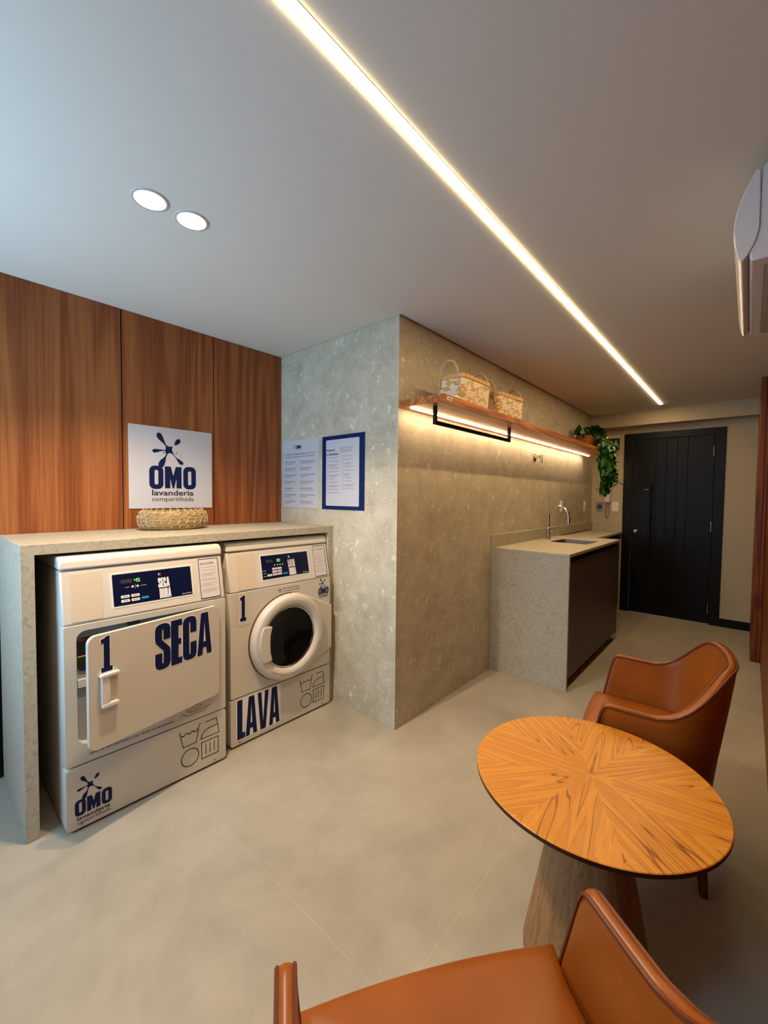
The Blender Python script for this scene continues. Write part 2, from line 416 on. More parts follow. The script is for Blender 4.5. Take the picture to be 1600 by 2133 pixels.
SPL = [(30, 327), (37, 338), (49, 339), (60, 330), (66, 315), (75, 290), (83, 272), (94, 263), (108, 263), (122, 267), (117, 253), (118, 237), (128, 217), (142, 199), (161, 190), (177, 179), (184, 168), (179, 159), (166, 159), (155, 168), (144, 188), (133, 204), (121, 218), (108, 225), (94, 223), (88, 210), (82, 195), (80, 176), (74, 155), (67, 140), (53, 134), (39, 147), (41, 164), (53, 183), (69, 195), (78, 205), (83, 217), (79, 233), (75, 238), (54, 232), (33, 223), (16, 219), (6, 229), (9, 238), (23, 243), (43, 242), (68, 241), (79, 242), (82, 250), (79, 268), (71, 275), (54, 291), (40, 301), (32, 315)]
DRP = [(128, 273), (133, 289), (139, 304), (151, 313), (162, 312), (167, 303), (163, 290), (152, 279), (139, 274)]
DOT = [(70, 226, 4), (142, 227, 4), (157, 228, 1.5), (174, 231, 2), (168, 216, 2), (166, 205, 2.5), (185, 213, 2), (202, 206, 1.2)]
def chaikin(P, k=2):
    for _ in range(k):
        Q = []
        for i in range(len(P)):
            a, b = P[i], P[(i + 1) % len(P)]
            Q += [(a[0] * .75 + b[0] * .25, a[1] * .75 + b[1] * .25), (a[0] * .25 + b[0] * .75, a[1] * .25 + b[1] * .75)]
        P = Q
    return P
def logo(bm_navy, bm_ink, fr, ox, oy, s, dots=None, small=True, n=.0008):
    f = lambda P: [(ox + a * s * .001, oy + b * s * .001) for a, b in P]
    fill(bm_navy, fr, [f(chaikin(SPL))], n); fill(bm_navy, fr, [f(chaikin(DRP))], n)
    if dots:
        x, y, r = DOT[0]; fill(bm_navy, fr, [f(circ(x, y, r, 8))], n)
        for x, y, r in DOT[1:]: fill(dots, fr, [f(circ(x, y, r, 8))], n)
    for a, b, c_, d in ((-10, 11, 67, 146), (181, 12, 258, 149)):
        h = (a + b * 0 + c_) / 2 if False else (a + c_) / 2
        fill(bm_navy, fr, [f(rrect(a, b, c_, d, 30, 6)), f(rrect(h - 10, 37, h + 10, 122, 9, 4))], n + .0001)
    Mx = G('M')[1][0]
    fill(bm_navy, fr, [f([(75 + x / .6 * 96, 16 + y * 129) for x, y in Mx])], n)
    k = s * .001
    text(bm_ink, fr, 'lavanderia', ox + 4 * k, ox + 243 * k, oy - 27 * k, oy + 6 * k, .02, n)
    if small: text(bm_ink, fr, 'compartilhada', ox + 4 * k, ox + 244 * k, oy - 68 * k, oy - 34 * k, 0., n)

def tag(o, label=None, cat=None, group=None, kind=None):
    if label: o['label'] = label
    if cat: o['category'] = cat
    if group: o['group'] = group
    if kind: o['kind'] = kind
    return o
def thing(name, label, cat, loc=(0, 0, 0), rz=0., group=None):
    o = bpy.data.objects.new(name, None); col.objects.link(o); o.location = loc; o.rotation_euler = (0, 0, rz)
    o.empty_display_size = .1
    return tag(o, label, cat, group)
def struct(name, bm, m, **kw): return tag(obj(name, bm, m, **kw), kind='structure')
def part(name, bm, m, parent, label=None, **kw):
    """geometry given in world coordinates, parented to a thing placed at its base"""
    o = obj(name, bm, m, None, **kw)
    o.parent = parent
    w = parent.matrix_basis.copy(); pp = parent.parent
    while pp is not None: w = pp.matrix_basis @ w; pp = pp.parent
    o.data.transform(w.inverted())
    if label: o['label'] = label
    return o

# ================================================================== ROOM
T = .1
struct('floor', B(XL, XD + T, YR - T, Y2 + T, -.05, 0), M['floor'], smooth=False)
# ceiling with the recess for the strip light profile and a shadow gap along the tiled wall
bm = new()
GAP = .018
box(bm, XL, XD + T, YR - T, .722, H, H + .06)
box(bm, XL, XD + T, .754, Y1 - GAP, H, H + .06)
box(bm, XL, XC - .004, Y1 - GAP, Y2 + T, H, H + .06)
box(bm, XC - .004, XD + T, Y1 - GAP, Y1 + .02, H + .045, H + .06)
box(bm, 5.258, XD + T, .722, .754, H, H + .06)
box(bm, XL, -.302, .722, .754, H, H + .06); box(bm, -.302, 5.258, .722, .754, H + .03, H + .06)
struct('ceiling', bm, M['ceiling'], smooth=False)
# tiled centre block with corridor wall
wc = struct('wall_center', B(XC, XD + T, Y1, Y2 + T, 0, H + .06), M['tile'], smooth=False)
bm = new()      # pale tile joints and corner trim
for z in (.855, 1.72):
    box(bm, XC - .0004, XC, Y1, Y2, z, z + .0018); box(bm, XC, XD, Y1 - .0004, Y1, z, z + .0018)
for y in (2.36,): box(bm, XC - .0004, XC, y, y + .0015, 1.147, H)
for x in (3.46, 5.1): box(bm, x, x + .0015, Y1 - .0004, Y1, .96, H)
obj('tile_joint', bm, mat('tile_joint', (.50, .47, .40), .7), wc, smooth=False)
bm = new(); box(bm, XC - .0015, XC + .003, Y1 - .0015, Y1 + .003, 0, H)
obj('corner_edge', bm, mat('corner_edge', (.52, .49, .42), .5), wc, smooth=False)
# panelled wood wall behind the machines
wl = struct('wall_left', B(XL, XC, Y2 + .012, Y2 + T, 0, H + .06), M['void'], smooth=False)
xs = [XL, -.27, .257, .779, 1.298, XC]
for i in range(5):
    obj('wood_panel', B(xs[i] + .003, xs[i + 1] - .003, Y2, Y2 + .014, 0 if i < 2 else 1.0, H - .001), M['panel_wood'], wl, bevel=.0015)
# door wall
bm = new()
DY0, DY1, DZ = .206, 1.144, 2.109
box(bm, XD, XD + T, YR - T, DY0 + .03, 0, H + .06); box(bm, XD, XD + T, DY1 - .03, Y1 + .02, 0, H + .06); box(bm, XD, XD + T, DY0 + .03, DY1 - .03, DZ - .03, H + .06)
struct('wall_far', bm, M['wall_paint'], smooth=False)
struct('trim_1', B(XB, XD, YP, Y1, 2.182, H), M['wall_paint'], smooth=False)
# right wall: wood cladding, then a projecting pilaster
struct('wall_right', B(XL, XD, YR - T, YR, 0, H), M['dark_wood'], smooth=False)
p = struct('trim_2', B(XP, XD, YR, YP, 0, H), M['dark_wood'], bevel=.004)
obj('groove', B(XP - .0012, XP + .002, YR + .026, YR + .0305, 0, H), M['seam'], p, smooth=False)
# wall behind the camera with a tall window opening
bm = new(); WY0, WY1, WZ0, WZ1 = 1.25, 2.45, .7, 2.2
box(bm, XL - T, XL, YR - T, WY0, 0, H + .06); box(bm, XL - T, XL, WY1, Y2 + T, 0, H + .06)
box(bm, XL - T, XL, WY0, WY1, 0, WZ0); box(bm, XL - T, XL, WY0, WY1, WZ1, H + .06)
struct('wall_back', bm, M['dark_wood'], smooth=False)
bm = new()
for y in (WY0, (WY0 + WY1) / 2 - .02, WY1 - .04): box(bm, XL - .07, XL - .02, y, y + .04, WZ0, WZ1)
for z in (WZ0, WZ1 - .04): box(bm, XL - .07, XL - .02, WY0, WY1, z, z + .04)
w1 = struct('window_1', bm, M['black'], smooth=False)
g = obj('window_pane', B(XL - .048, XL - .042, WY0 + .04, WY1 - .04, WZ0 + .04, WZ1 - .04), mat('window_glass', (.9, .95, 1), .02, trans=1.), w1, smooth=False)
window_light.parent = w1
# skirting right of the door
struct('baseboard_far', B(XD - .014, XD, YP, DY0, 0, .085), M['black'], smooth=False)

# ---- black entrance door
d = tag(bpy.data.objects.new('door_1', None), kind='structure'); col.objects.link(d); d.location = (XD, (DY0 + DY1) / 2, 0)
fr = Frame((XD, 0, 0), (0, -1, 0), (0, 0, 1), (-1, 0, 0))
bm = new(); prism(bm, fr, [[(-DY1, 0), (-DY1 + .088, 0), (-DY1 + .088, DZ - .072), (-DY0 - .088, DZ - .072), (-DY0 - .088, 0), (-DY0, 0), (-DY0, DZ), (-DY1, DZ)]], -.08, .018)
part('door_frame', bm, M['door'], d, bevel=.003)
gr = [.820, .722, .622, .527]
bm = new(); ys = [DY1 - .089] + gr + [DY0 + .089]
for a, b in zip(ys, ys[1:]): box(bm, XD + .012, XD + .05, b + .0022, a - .0022, .004, DZ - .074)
leaf = part('door_leaf', bm, M['door'], d, bevel=.0015)
bm = new(); box(bm, XD + .019, XD + .045, DY0 + .09, DY1 - .09, .004, DZ - .074); part('door_core', bm, M['void'], d, smooth=False)
bm = new(); box(bm, XD - .045, XD - .03, .852, .877, .64, 1.54)
for z in (.75, 1.43): box(bm, XD - .032, XD + .014, .858, .871, z, z + .02)
part('pull_handle', bm, M['black'], d, bevel=.002)
bm = new(); lathe(bm, [(.0, .058), (.012, .057), (.021, .05), (.024, .042), (.020, .032), (.010, .026), (.009, .008), (.024, .006), (.026, 0)], (XD + .013, 1.005, .957), (-1, 0, 0), 24)
part('door_knob', bm, M['chrome'], d)
for z in (1.80, 1.0, .115):
    bm = new(); tube(bm, [(XD - .004, .302, z), (XD - .004, .302, z + .11)], .0065, 10); part('hinge', bm, M['chrome'], d)
bm = new(); box(bm, XD + .009, XD + .013, .885, .93, 1.449, 1.457); part('viewer_slot', bm, M['steel'], d)

# ================================================================== CEILING LIGHTS
t = thing('linear_ceiling_light', 'long glowing white light strip recessed in the ceiling, running to the door wall', 'ceiling light', (1.9, .738, H))
part('diffuser', B(-.3, 5.256, .7245, .7515, H - .0030, H + .012), M['led'], t, smooth=False)
bm = new(); box(bm, -.3, 5.256, .7515, .7540, H - .001, H + .028); box(bm, -.3, 5.256, .7220, .7245, H - .001, H + .028)
part('profile', bm, M['aluminium'], t, smooth=False)
for x, lab in ((.563, 'round recessed downlight in the ceiling, nearer the left picture edge'), (.704, 'round recessed downlight in the ceiling, nearer the light strip')):
    t = thing('recessed_downlight', lab, 'ceiling light', (x, 1.570, H), group='round ceiling downlights above the machines')
    bm = new(); lathe(bm, [(.049, -.004), (.053, -.0045), (.057, -.003), (.058, 0), (.05, .0), (.047, -.001), (.049, -.004)], (x, 1.570, H), (0, 0, 1), 40)
    part('trim_ring', bm, mat('white_ring', (.5, .5, .5), .4), t)
    bm = new(); lathe(bm, [(.0, -.0035), (.049, -.0035), (.049, -.001)], (x, 1.570, H), (0, 0, 1), 40)
    part('diffuser', bm, M['lamp_disc'], t)
    L = light('bulb', 'SPOT', (0, 0, -.012), (0, 0, -1), SPOT_W, (1.0, .74, .48), spot_size=math.radians(125), spot_blend=.55, shadow_soft_size=.02)
    L.parent = t

# ================================================================== LAUNDRY COUNTER
t = thing('laundry_counter', 'grey stone waterfall counter boxed over the two machines', 'counter', (XC - .77, 2.3, 0))
CF = 2.028; CT = 1.146; CI = 1.105
part('countertop', B(.265, XC - .0005, CF, Y2 - .003, CI, CT), M['stone'], t, bevel=.0015)
part('side_panel', B(.265, .307, CF, Y2 - .003, 0, CI), M['stone'], t, bevel=.0015)
part('side_panel', B(XC - .042, XC - .0005, CF, Y2 - .003, 0, CI), M['stone'], t, bevel=.0015)

# ================================================================== MACHINES
def symbols(bm, fr, x0, y0, s):
    w = .0044
    f = lambda P: [(x0 + a * s, y0 + b * s) for a, b in P]
    tub = [(0, .94), (.08, .54), (.40, .54), (.47, .90), (.50, .99)]
    stroke(bm, fr, f(tub), w)
    wave = [(.03, .82)] + [(.03 + .43 * i / 16, .845 + .028 * math.sin(i * PI / 2 * .75 + 2) + .0 * i) for i in range(1, 17)]
    stroke(bm, fr, f(wave), w)
    stroke(bm, fr, f([(.52, .56), (1.0, .56), (.97, .78), (.74, .78), (.62, .74), (.55, .66), (.52, .56)]), w)
    stroke(bm, fr, f([(.97, .78), (.93, .96), (.66, .96)]), w)
    stroke(bm, fr, f(circ(.25, .22, .215, 32)), w, True)
    stroke(bm, fr, f([(.54, .04), (.98, .04), (.98, .46), (.54, .46)]), w, True)
    for x in (.65, .76, .87): stroke(bm, fr, f([(x, .13), (x, .38)]), w)

def seven(bm, fr, s, x, y, h, w, n):
    segs = {'0': 'abcdef', '3': 'abcdg', '4': 'fgbc', '5': 'afgcd', '8': 'abcdefg'}
    for ch in s:
        C = {'a': ((0, 1), (1, 1)), 'b': ((1, .5), (1, 1)), 'c': ((1, 0), (1, .5)), 'd': ((0, 0), (1, 0)), 'e': ((0, 0), (0, .5)), 'f': ((0, .5), (0, 1)), 'g': ((0, .5), (1, .5))}
        for k in segs[ch]:
            (a, b), (c_, d_) = C[k]
            stroke(bm, fr, [(x + a * w, y + b * h), (x + c_ * w, y + d_ * h)], .0018, n=n)
        x += w * 1.55

def machine_shell(kind, x0, x1, yf, lab):
    """common body: returns the thing, the flat front frame and the tilted control frame"""
    t = thing(kind, lab, 'dryer' if kind == 'tumble_dryer' else 'washing machine', ((x0 + x1) / 2, yf + .28, 0))
    yb = 2.56
    part('plinth', B(x0 + .03, x1 - .03, yf + .05, yb - .02, 0, .03), M['black'], t, smooth=False)
    bm = new(); box(bm, x0 + .001, x0 + .012, yf + .045, yb, .018, .831); box(bm, x1 - .012, x1 - .001, yf + .045, yb, .018, .831)
    box(bm, x0 + .012, x1 - .012, yf + .45, yb, .018, .831); box(bm, x0 + .012, x1 - .012, yf + .045, yf + .45, .018, .04); box(bm, x0 + .012, x1 - .012, yf + .045, yf + .45, .815, .831)
    part('side_housing', bm, M['machine'], t, smooth=False)
    bm = new()                                                       # tilted control console
    P = [(yf + .0008, .829), (yf + .0433, 1.037), (yb, 1.037), (yb, .829)]
    fx = Frame((0, 0, 0), (0, 1, 0), (0, 0, 1), (1, 0, 0)); prism(bm, fx, [P], x0, x1)
    part('control_console', bm, M['machine'], t, bevel=.007, seg=3)
    bm = new(); P = [(yf + .036, 1.040), (yf + .044, 1.078), (yf + .062, 1.092), (yb, 1.092), (yb, 1.040)]
    prism(bm, fx, [P], x0 - .003, x1 + .003)
    part('lid', bm, M['machine'], t, bevel=.010, seg=4)
    bm = new(); prism(bm, Frame((0, yf, 0), (1, 0, 0), (0, 0, 1), (0, -1, 0)), [rrect(x0, .012, x1, .262, .012, 4)], -.05, 0)
    lp = part('kick_panel', bm, M['machine'], t, bevel=.005, seg=3)
    for x in (x0 + .05, x1 - .06):
        bm = new(); lathe(bm, [(0, .002), (.004, .0018), (.005, 0)], (x, yf, .026), (0, -1, 0), 12); part('screw', bm, M['steel'], t)
    return t, Frame((0, yf, 0), (1, 0, 0), (0, 0, 1), (0, -1, 0)), Frame((0, yf, .825), (1, 0, 0), (0, .2, .98), (0, -.98, .2)), yb

def console(t, fc, xp0, xp1, xn0, xn1, xl0, xl1, w1_, w2_, digits, word):
    bm = new(); prism(bm, fc, [rrect(xp0, .012, xp1, .203, .010, 4)], -.001, .0015); part('coin_plate', bm, M['machine_plate'], t, 'cream rectangular plate on the control console', bevel=.001)
    bm = new(); prism(bm, fc, [rrect(xn0 - .008, .040, xn1 + .008, .188, .004, 3)], -.001, .0012); part('display_bezel', bm, M['white'], t, bevel=.0008)
    bm = new(); prism(bm, fc, [rrect(xn0, .048, xn1, .180, .002, 2)], 0, .002); dp = part('display_panel', bm, M['navy_dark'], t, 'navy panel with digits, buttons and white letters')
    w = xn1 - xn0; X = lambda f: xn0 + w * f
    for nm, build, mm, lb in (
        ('digit', lambda b: seven(b, fc, digits, X(.255) if digits == '45' else X(.315), .1405, .013, .008, .0024), M['green_led'], 'glowing green digits ' + digits),
        ('unlit_digit', lambda b: seven(b, fc, '8888', X(.10), .1405, .0125, .007, .0022), M['dim_led'], None),
        ('lettering', lambda b: display(b, fc, w1_, X(.545), X(.695), .099, .143, .0024), M['sticker'], 'white letters ' + w1_),
        ('lettering', lambda b: display(b, fc, w2_, X(.555), X(.705), .052, .095, .0024), M['sticker'], 'white letters ' + w2_),
        ('maker_print', lambda b: text(b, fc, 'Speed Queen', X(.855), X(.985), .053, .059, .01, .0024), M['sticker'], None),
        ('key_lock', lambda b: lathe(b, [(0, .004), (.005, .004), (.007, .002), (.007, 0)], fc.p(X(.575), .159, .002), fc.N, 16), M['chrome'], None)):
        bm = new(); build(bm); part(nm, bm, mm, t, lb)
    bm = new()
    if word == 'dry': R = [(.085, .078), (.205, .078), (.085, .060), (.205, .060)]
    else: R = [(.205, .096), (.308, .096), (.205, .080), (.308, .080), (.098, .063), (.205, .064), (.308, .064)]
    bw = .032 if word == 'dry' else .0285
    bm.free()
    for fx_, y in R:
        bm = new(); prism(bm, fc, [rrect(X(fx_), y, X(fx_) + bw, y + .011, .002, 2)], .002, .0032)
        bu = part('button', bm, M['sticker'], t, 'white rectangular button')
        bm = new(); bar(bm, fc, X(fx_) + .006, X(fx_) + bw - .006, y + .004, .003, .0034); part('button_caption', bm, M['ink_grey'], bu)
    bm = new()
    xb = .325 if word == 'dry' else .425
    prism(bm, fc, [rrect(X(xb), .063, X(xb) + .029, .073, .002, 2)], .002, .0032); part('start_button', bm, M['blue_btn'], t, 'light blue button')
    bm = new()
    if word == 'dry':
        bar(bm, fc, X(.14), X(.19), .1205, .0014, .0023); bar(bm, fc, X(.32), X(.40), .1205, .0014, .0023); bar(bm, fc, X(.26), X(.263), .112, .018, .0023)
        for a in (.215, .275): prism(bm, fc, [rrect(X(a), .117, X(a) + .009, .126, .001, 1)], .002, .0023)
    else:
        for a in (.25, .31, .365, .42): prism(bm, fc, [rrect(X(a), .118, X(a) + .007, .125, .001, 1)], .002, .0023)
        bm3 = new()
        for y in (.095, .080, .064): bar(bm3, fc, X(.02), X(.08), y, .0022, .0023)
        part('row_print', bm3, M['decal_plate'], t)
    part('icon_print', bm, M['decal_plate'], t)
    bm = new(); fill(bm, fc, [rrect(xl0, .016, xl1, .207, .003, 3), rrect(xl0 + .003, .019, xl1 - .003, .204, .003, 3)[::1]], .0022); part('label_border', bm, M['navy'], t)
    bm = new(); prism(bm, fc, [rrect(xl0, .016, xl1, .207, .003, 3)], 0, .0016); ls = part('instruction_label', bm, M['decal_plate'], t, 'white label with navy border and small print')
    bm = new(); text(bm, fc, 'SECAGEM' if word == 'dry' else 'LAVAGEM', xl0 + .010, xl0 + .075, .178, .189, .01, .0020)
    y = .164; rnd = random.Random(3)
    while y > .035:
        for k in range(rnd.choice((1, 2, 3))):
            if y > .03: bar(bm, fc, xl0 + .012, xl1 - .012 - rnd.random() * .03 * (k > 0), y, .0010, .0020); y -= .0065
        y -= .008
    part('label_text', bm, M['ink_grey'], t)

# ---- dryer
DX0, DX1, DYF = .376, 1.033, 1.957
t, ff, fc, yb = machine_shell('tumble_dryer', DX0, DX1, DYF, 'white tumble dryer marked SECA with its door ajar, left of the two machines')
dryer = t
rec = rrect(.418, .345, .988, .800, .035, 8)
bm = new(); prism(bm, ff, [rrect(DX0, .268, DX1, .827, .006, 2), rec], -.05, 0); part('front_panel', bm, M['machine'], t, bevel=.003, seg=2)
bm = new()
prism(bm, ff, [rec, circ(.705, .56, .19, 40)], -.052, -.030)
part('recess_liner', bm, M['machine_grey'], t, 'grey recessed liner behind the open door')
bm = new(); lathe(bm, [(.19, 0), (.19, -.38), (.0, -.38)], ff.p(.705, .56, -.03), (0, -1, 0), 40); part('drum', bm, M['rubber'], t, 'dark drum interior')
bm = new(); prism(bm, ff, [rrect(.425, .632, .56, .765, .02)], -.03, -.026); part('lint_door', bm, M['rubber'], t, 'black insert seen in the gap of the door')
bm = new(); bar(bm, ff, .426, .50, .690, .004, -.025); part('yellow_line', bm, M['yellow'], t)
bm = new(); bar(bm, ff, .428, .452, .752, .010, -.025); part('red_label', bm, M['red'], t)
bm = new(); prism(bm, ff, [rrect(.425, .568, .47, .60, .003)], -.03, -.02); part('door_catch', bm, M['white'], t)
bm = new(); box(bm, .60, .645, DYF + .004, DYF + .02, .785, .80); part('latch', bm, M['rubber'], t)
th_ = math.radians(10.0); hinge = Vector((.987, DYF - .004, 0))
fd = Frame(hinge - Vector((math.cos(th_), math.sin(th_), 0)) * .572, (math.cos(th_), math.sin(th_), 0), (0, 0, 1), (math.sin(th_), -math.cos(th_), 0))
DT = .018
fdo = Frame(fd.p(0, 0, 0), fd.U, fd.V, fd.N)
bm = new(); prism(bm, fdo, [rrect(0, .362, .572, .803, .030, 8)], 0, DT); dd = part('door', bm, M['machine'], t, 'flat white door lettered SECA, ajar', bevel=.004, seg=3)
fdf = Frame(fd.p(0, 0, DT), fd.U, fd.V, fd.N)
def sub(name, bm, m, par, label=None, **kw):
    return part(name, bm, m, par, label, **kw)
bm = new(); display(bm, fdf, '1', .044, .084, .655, .793, .0011); sub('number', bm, M['navy'], dd, 'navy number 1')
bm = new(); display(bm, fdf, 'SECA', .252, .528, .585, .785, .0011, gap=.02); sub('lettering', bm, M['navy'], dd, 'navy letters SECA')
bm = new(); display(bm, fdf, '1', .044, .084, .655, .793, .0005, grow=.005); sub('number_outline', bm, M['sticker'], dd)
bm = new(); display(bm, fdf, 'SECA', .252, .528, .585, .785, .0005, gap=.02, grow=.004); sub('lettering_outline', bm, M['sticker'], dd)
bm = new()                                                     # recessed pull with projecting lips
prism(bm, fdf, [[(.040, .527), (.062, .527), (.062, .642), (.040, .650)]], 0, .016)
prism(bm, fdf, [[(.034, .640), (.104, .640), (.104, .650), (.034, .650)]], 0, .020)
prism(bm, fdf, [[(.040, .520), (.100, .520), (.100, .533), (.040, .533)]], 0, .018)
prism(bm, fdf, [[(.062, .527), (.070, .533), (.068, .642), (.060, .642)]], 0, .014)
sub('handle', bm, M['white'], dd, 'white grip of the dryer door', bevel=.003, seg=3)
for z in (.70, .43):
    bm = new(); box(bm, .984, .994, DYF - .012, DYF + .002, z, z + .055); part('hinge', bm, M['symbol'], t, bevel=.001)
bm = new(); prism(bm, ff, [circ(.9935, .7, .001, 6)], 0, .001); bm.free()
console(t, fc, .404, .510, .550, .874, .912, 1.012, 'SECA', 'DORA', '45', 'dry')
bn, bi, bs = new(), new(), new()
logo(bn, bi, ff, .408, .058, .475)
symbols(bs, ff, .806, .052, .190)
bt, bp = new(), new()
text(bt, ff, 'APÓS O USO, RETIRAR O SEU FELPO DA SECADORA', .455, .782, .293, .3045, .012, .0007)
stroke(bp, ff, [(.812, .312), (.826, .312), (.838, .297), (.925, .297), (.940, .314), (.952, .314)], .0022); stroke(bp, ff, [(.850, .310), (.935, .310)], .002)
stroke(bp, ff, [(.858, .312), (.866, .328), (.878, .338), (.898, .338), (.908, .330), (.896, .322), (.882, .320), (.876, .310)], .002)
for y in (.318, .322, .326): stroke(bp, ff, [(.836, y), (.852, y - .001)], .0012)
part('printed_line', bt, M['ink'], t); part('lint_tray_pictogram', bp, M['ink'], t)
part('emblem', bn, M['navy'], t, 'navy splash emblem and letters OMO'); part('caption_text', bi, M['ink'], t); part('care_symbols', bs, M['symbol'], t, 'thin brown outline laundry care symbols')
for x in (DX0 + .06, DX1 - .06):
    for y in (DYF + .09, yb - .08):
        pass

# ---- washer
WX0, WX1, WYF = 1.083, 1.764, 2.000
t, ff, fc, yb = machine_shell('washing_machine', WX0, WX1, WYF, 'white front-loading washing machine with round glass door, marked LAVA')
CX, CZ = 1.436, .527
bm = new(); prism(bm, ff, [rrect(WX0, .268, WX1, .827, .006, 2), circ(CX, CZ, .20, 48)], -.05, 0); part('front_panel', bm, M['machine'], t, bevel=.003, seg=2)
# hinge-side raised moulding: tangent lines from the ring to the right edge
arc = [(CX + .246 * math.cos(a), CZ + .246 * math.sin(a)) for a in [math.radians(80 - 160 * i / 24) for i in range(25)]]
out_ = [(CX + .05, CZ + .243), (WX1 - .002, .645), (WX1 - .002, .378), (CX + .05, CZ - .243)]
def pol(r_, deg): return (CX + r_ * math.cos(math.radians(deg)), CZ + r_ * math.sin(math.radians(deg)))
bm = new(); prism(bm, ff, [[pol(.20, 84 - 168 * i / 20) for i in range(21)] + [pol(.250, -84), pol(.252, -72), (WX1 - .001, .378), (WX1 - .001, .650), pol(.252, 72), pol(.250, 84)]], 0, .020)
part('hinge_cover', bm, M['machine'], t, bevel=.007, seg=3)
bm = new(); lathe(bm, [(.246, -.004), (.247, .014), (.243, .034), (.237, .044), (.229, .049), (.200, .049), (.190, .045), (.178, .030), (.172, .018), (.170, -.02)], ff.p(CX, CZ, 0), (0, -1, 0), 72)
ring = part('door_ring', bm, M['machine'], t, 'round white door frame')
bm = new(); lathe(bm, [(.252, 0), (.2515, .006), (.246, .008), (.244, 0)], ff.p(CX, CZ, 0), (0, -1, 0), 72); part('ring_shadow_gap', bm, M['symbol'], t)
bm = new(); lathe(bm, [(.172, .018), (.160, .016), (.135, .006), (.10, -.006), (.06, -.013), (0, -.016)], ff.p(CX, CZ, 0), (0, -1, 0), 64)
part('door_glass', bm, M['glass_dark'], t, 'dark round glass of the washer door')
bm = new(); lathe(bm, [(.176, .026), (.173, .030), (.168, .027), (.168, .018)], ff.p(CX, CZ, 0), (0, -1, 0), 64); part('glass_rim', bm, M['chrome'], t)
A1 = [math.radians(180 + 27 * (1 - 2 * i / 12)) for i in range(13)]
lo = [(CX + .212 * math.cos(a), CZ + .212 * math.sin(a)) for a in A1] + [(CX - .140 - .006 * math.cos((i / 12 - .5) * PI), CZ + .098 * (2 * i / 12 - 1)) for i in range(12, -1, -1)][::-1]
lo = [(CX + .215 * math.cos(a), CZ + .215 * math.sin(a)) for a in [math.radians(153 + 54 * i / 12) for i in range(13)]] + [(CX - .135, CZ - .094), (CX - .147, CZ - .05), (CX - .149, CZ), (CX - .147, CZ + .05), (CX - .135, CZ + .094)]
bm = new(); prism(bm, ff, [lo], .02, .058); part('door_handle', bm, M['machine'], t, 'white pull tab on the left of the round door', bevel=.006, seg=3)
bm = new(); display(bm, ff, 'LAVA', 1.119, 1.383, .040, .252, .0012, gap=.022); part('lettering', bm, M['navy'], t, 'navy letters LAVA')
bm = new(); display(bm, ff, '1', 1.137, 1.173, .672, .810, .0012); part('number', bm, M['navy'], t, 'navy number 1')
bm = new(); fill(bm, ff, [rrect(1.112, .034, 1.390, .258, .002, 2)], .0006); part('lettering_backing', bm, M['sticker'], t)
bm = new(); display(bm, ff, '1', 1.137, 1.173, .672, .810, .0006, grow=.005); part('number_outline', bm, M['sticker'], t)
bm = new(); stroke(bm, ff, [(1.118, .812), (1.118, .648), (1.20, .648)], .0015); part('sticker_edge', bm, M['machine_grey'], t)
bn, bi, bs = new(), new(), new()
logo(bn, bi, ff, 1.671, .720, .305)
symbols(bs, ff, 1.528, .048, .190)
bt, bp, br, bt2 = new(), new(), new(), new()
text(bt, ff, 'Evite mau cheiro, mantenha', 1.405, 1.520, .801, .810, .005); text(bt, ff, 'a porta aberta após a lavagem', 1.405, 1.527, .786, .795, .005)
for k in range(5):
    a = k * 2 * PI / 5; stroke(bp, ff, circ(1.385 + .008 * math.cos(a), .799 + .008 * math.sin(a), .004, 8), .0012, True)
fr_ = Frame(ff.p(0, 0, .0495), ff.U, ff.V, ff.N)
def arcw(a0, R, flip):
    def f(u, w):
        if flip: a = math.radians(a0) + u / R; r = R - w
        else: a = math.radians(a0) - u / R; r = R + w
        return CX + r * math.cos(a), CZ + r * math.sin(a)
    return f
text(br, fr_, 'Solicite à lavanderia a higienização da lavadora sempre que precisar', 0, .40, -.004, .004, .01, 0, arcw(232, .210, True))
text(bt2, fr_, 'lavagem sem mistura de cores: verifique os bolsos antes de usar', 0, .28, -.003, .003, 0., 0, arcw(112, .210, False))
part('printed_line', bt, M['ink'], t); part('pictogram', bp, M['ink'], t); part('ring_print', br, M['ink'], t); part('ring_print', bt2, M['ink_grey'], t)
part('emblem', bn, M['navy'], t, 'small navy splash emblem and letters OMO'); part('caption_text', bi, M['ink'], t); part('care_symbols', bs, M['symbol'], t, 'thin brown outline laundry care symbols')
console(t, fc, 1.135, 1.238, 1.280, 1.602, 1.646, 1.742, 'LAVA', 'DORA', '30', 'wash')

# ================================================================== SIGNS
t = thing('wall_sign', 'square white sign with navy OMO splash emblem on the wood panelling', 'sign', (1.043, Y2, 1.258))
fs = Frame((0, Y2 - .006, 0), (1, 0, 0), (0, 0, 1), (0, -1, 0))
part('board', B(.806, 1.281, Y2 - .006, Y2 - .0003, 1.258, 1.732), M['paper'], t, bevel=.0008)
bn, bi, bd = new(), new(), new(); logo(bn, bi, fs, .92, 1.36, 1.0, dots=bd, n=.0006); part('splash_dots', bd, M['ink'], t)
part('emblem', bn, M['navy'], t, 'navy splash and letters OMO'); part('caption_text', bi, M['ink'], t)

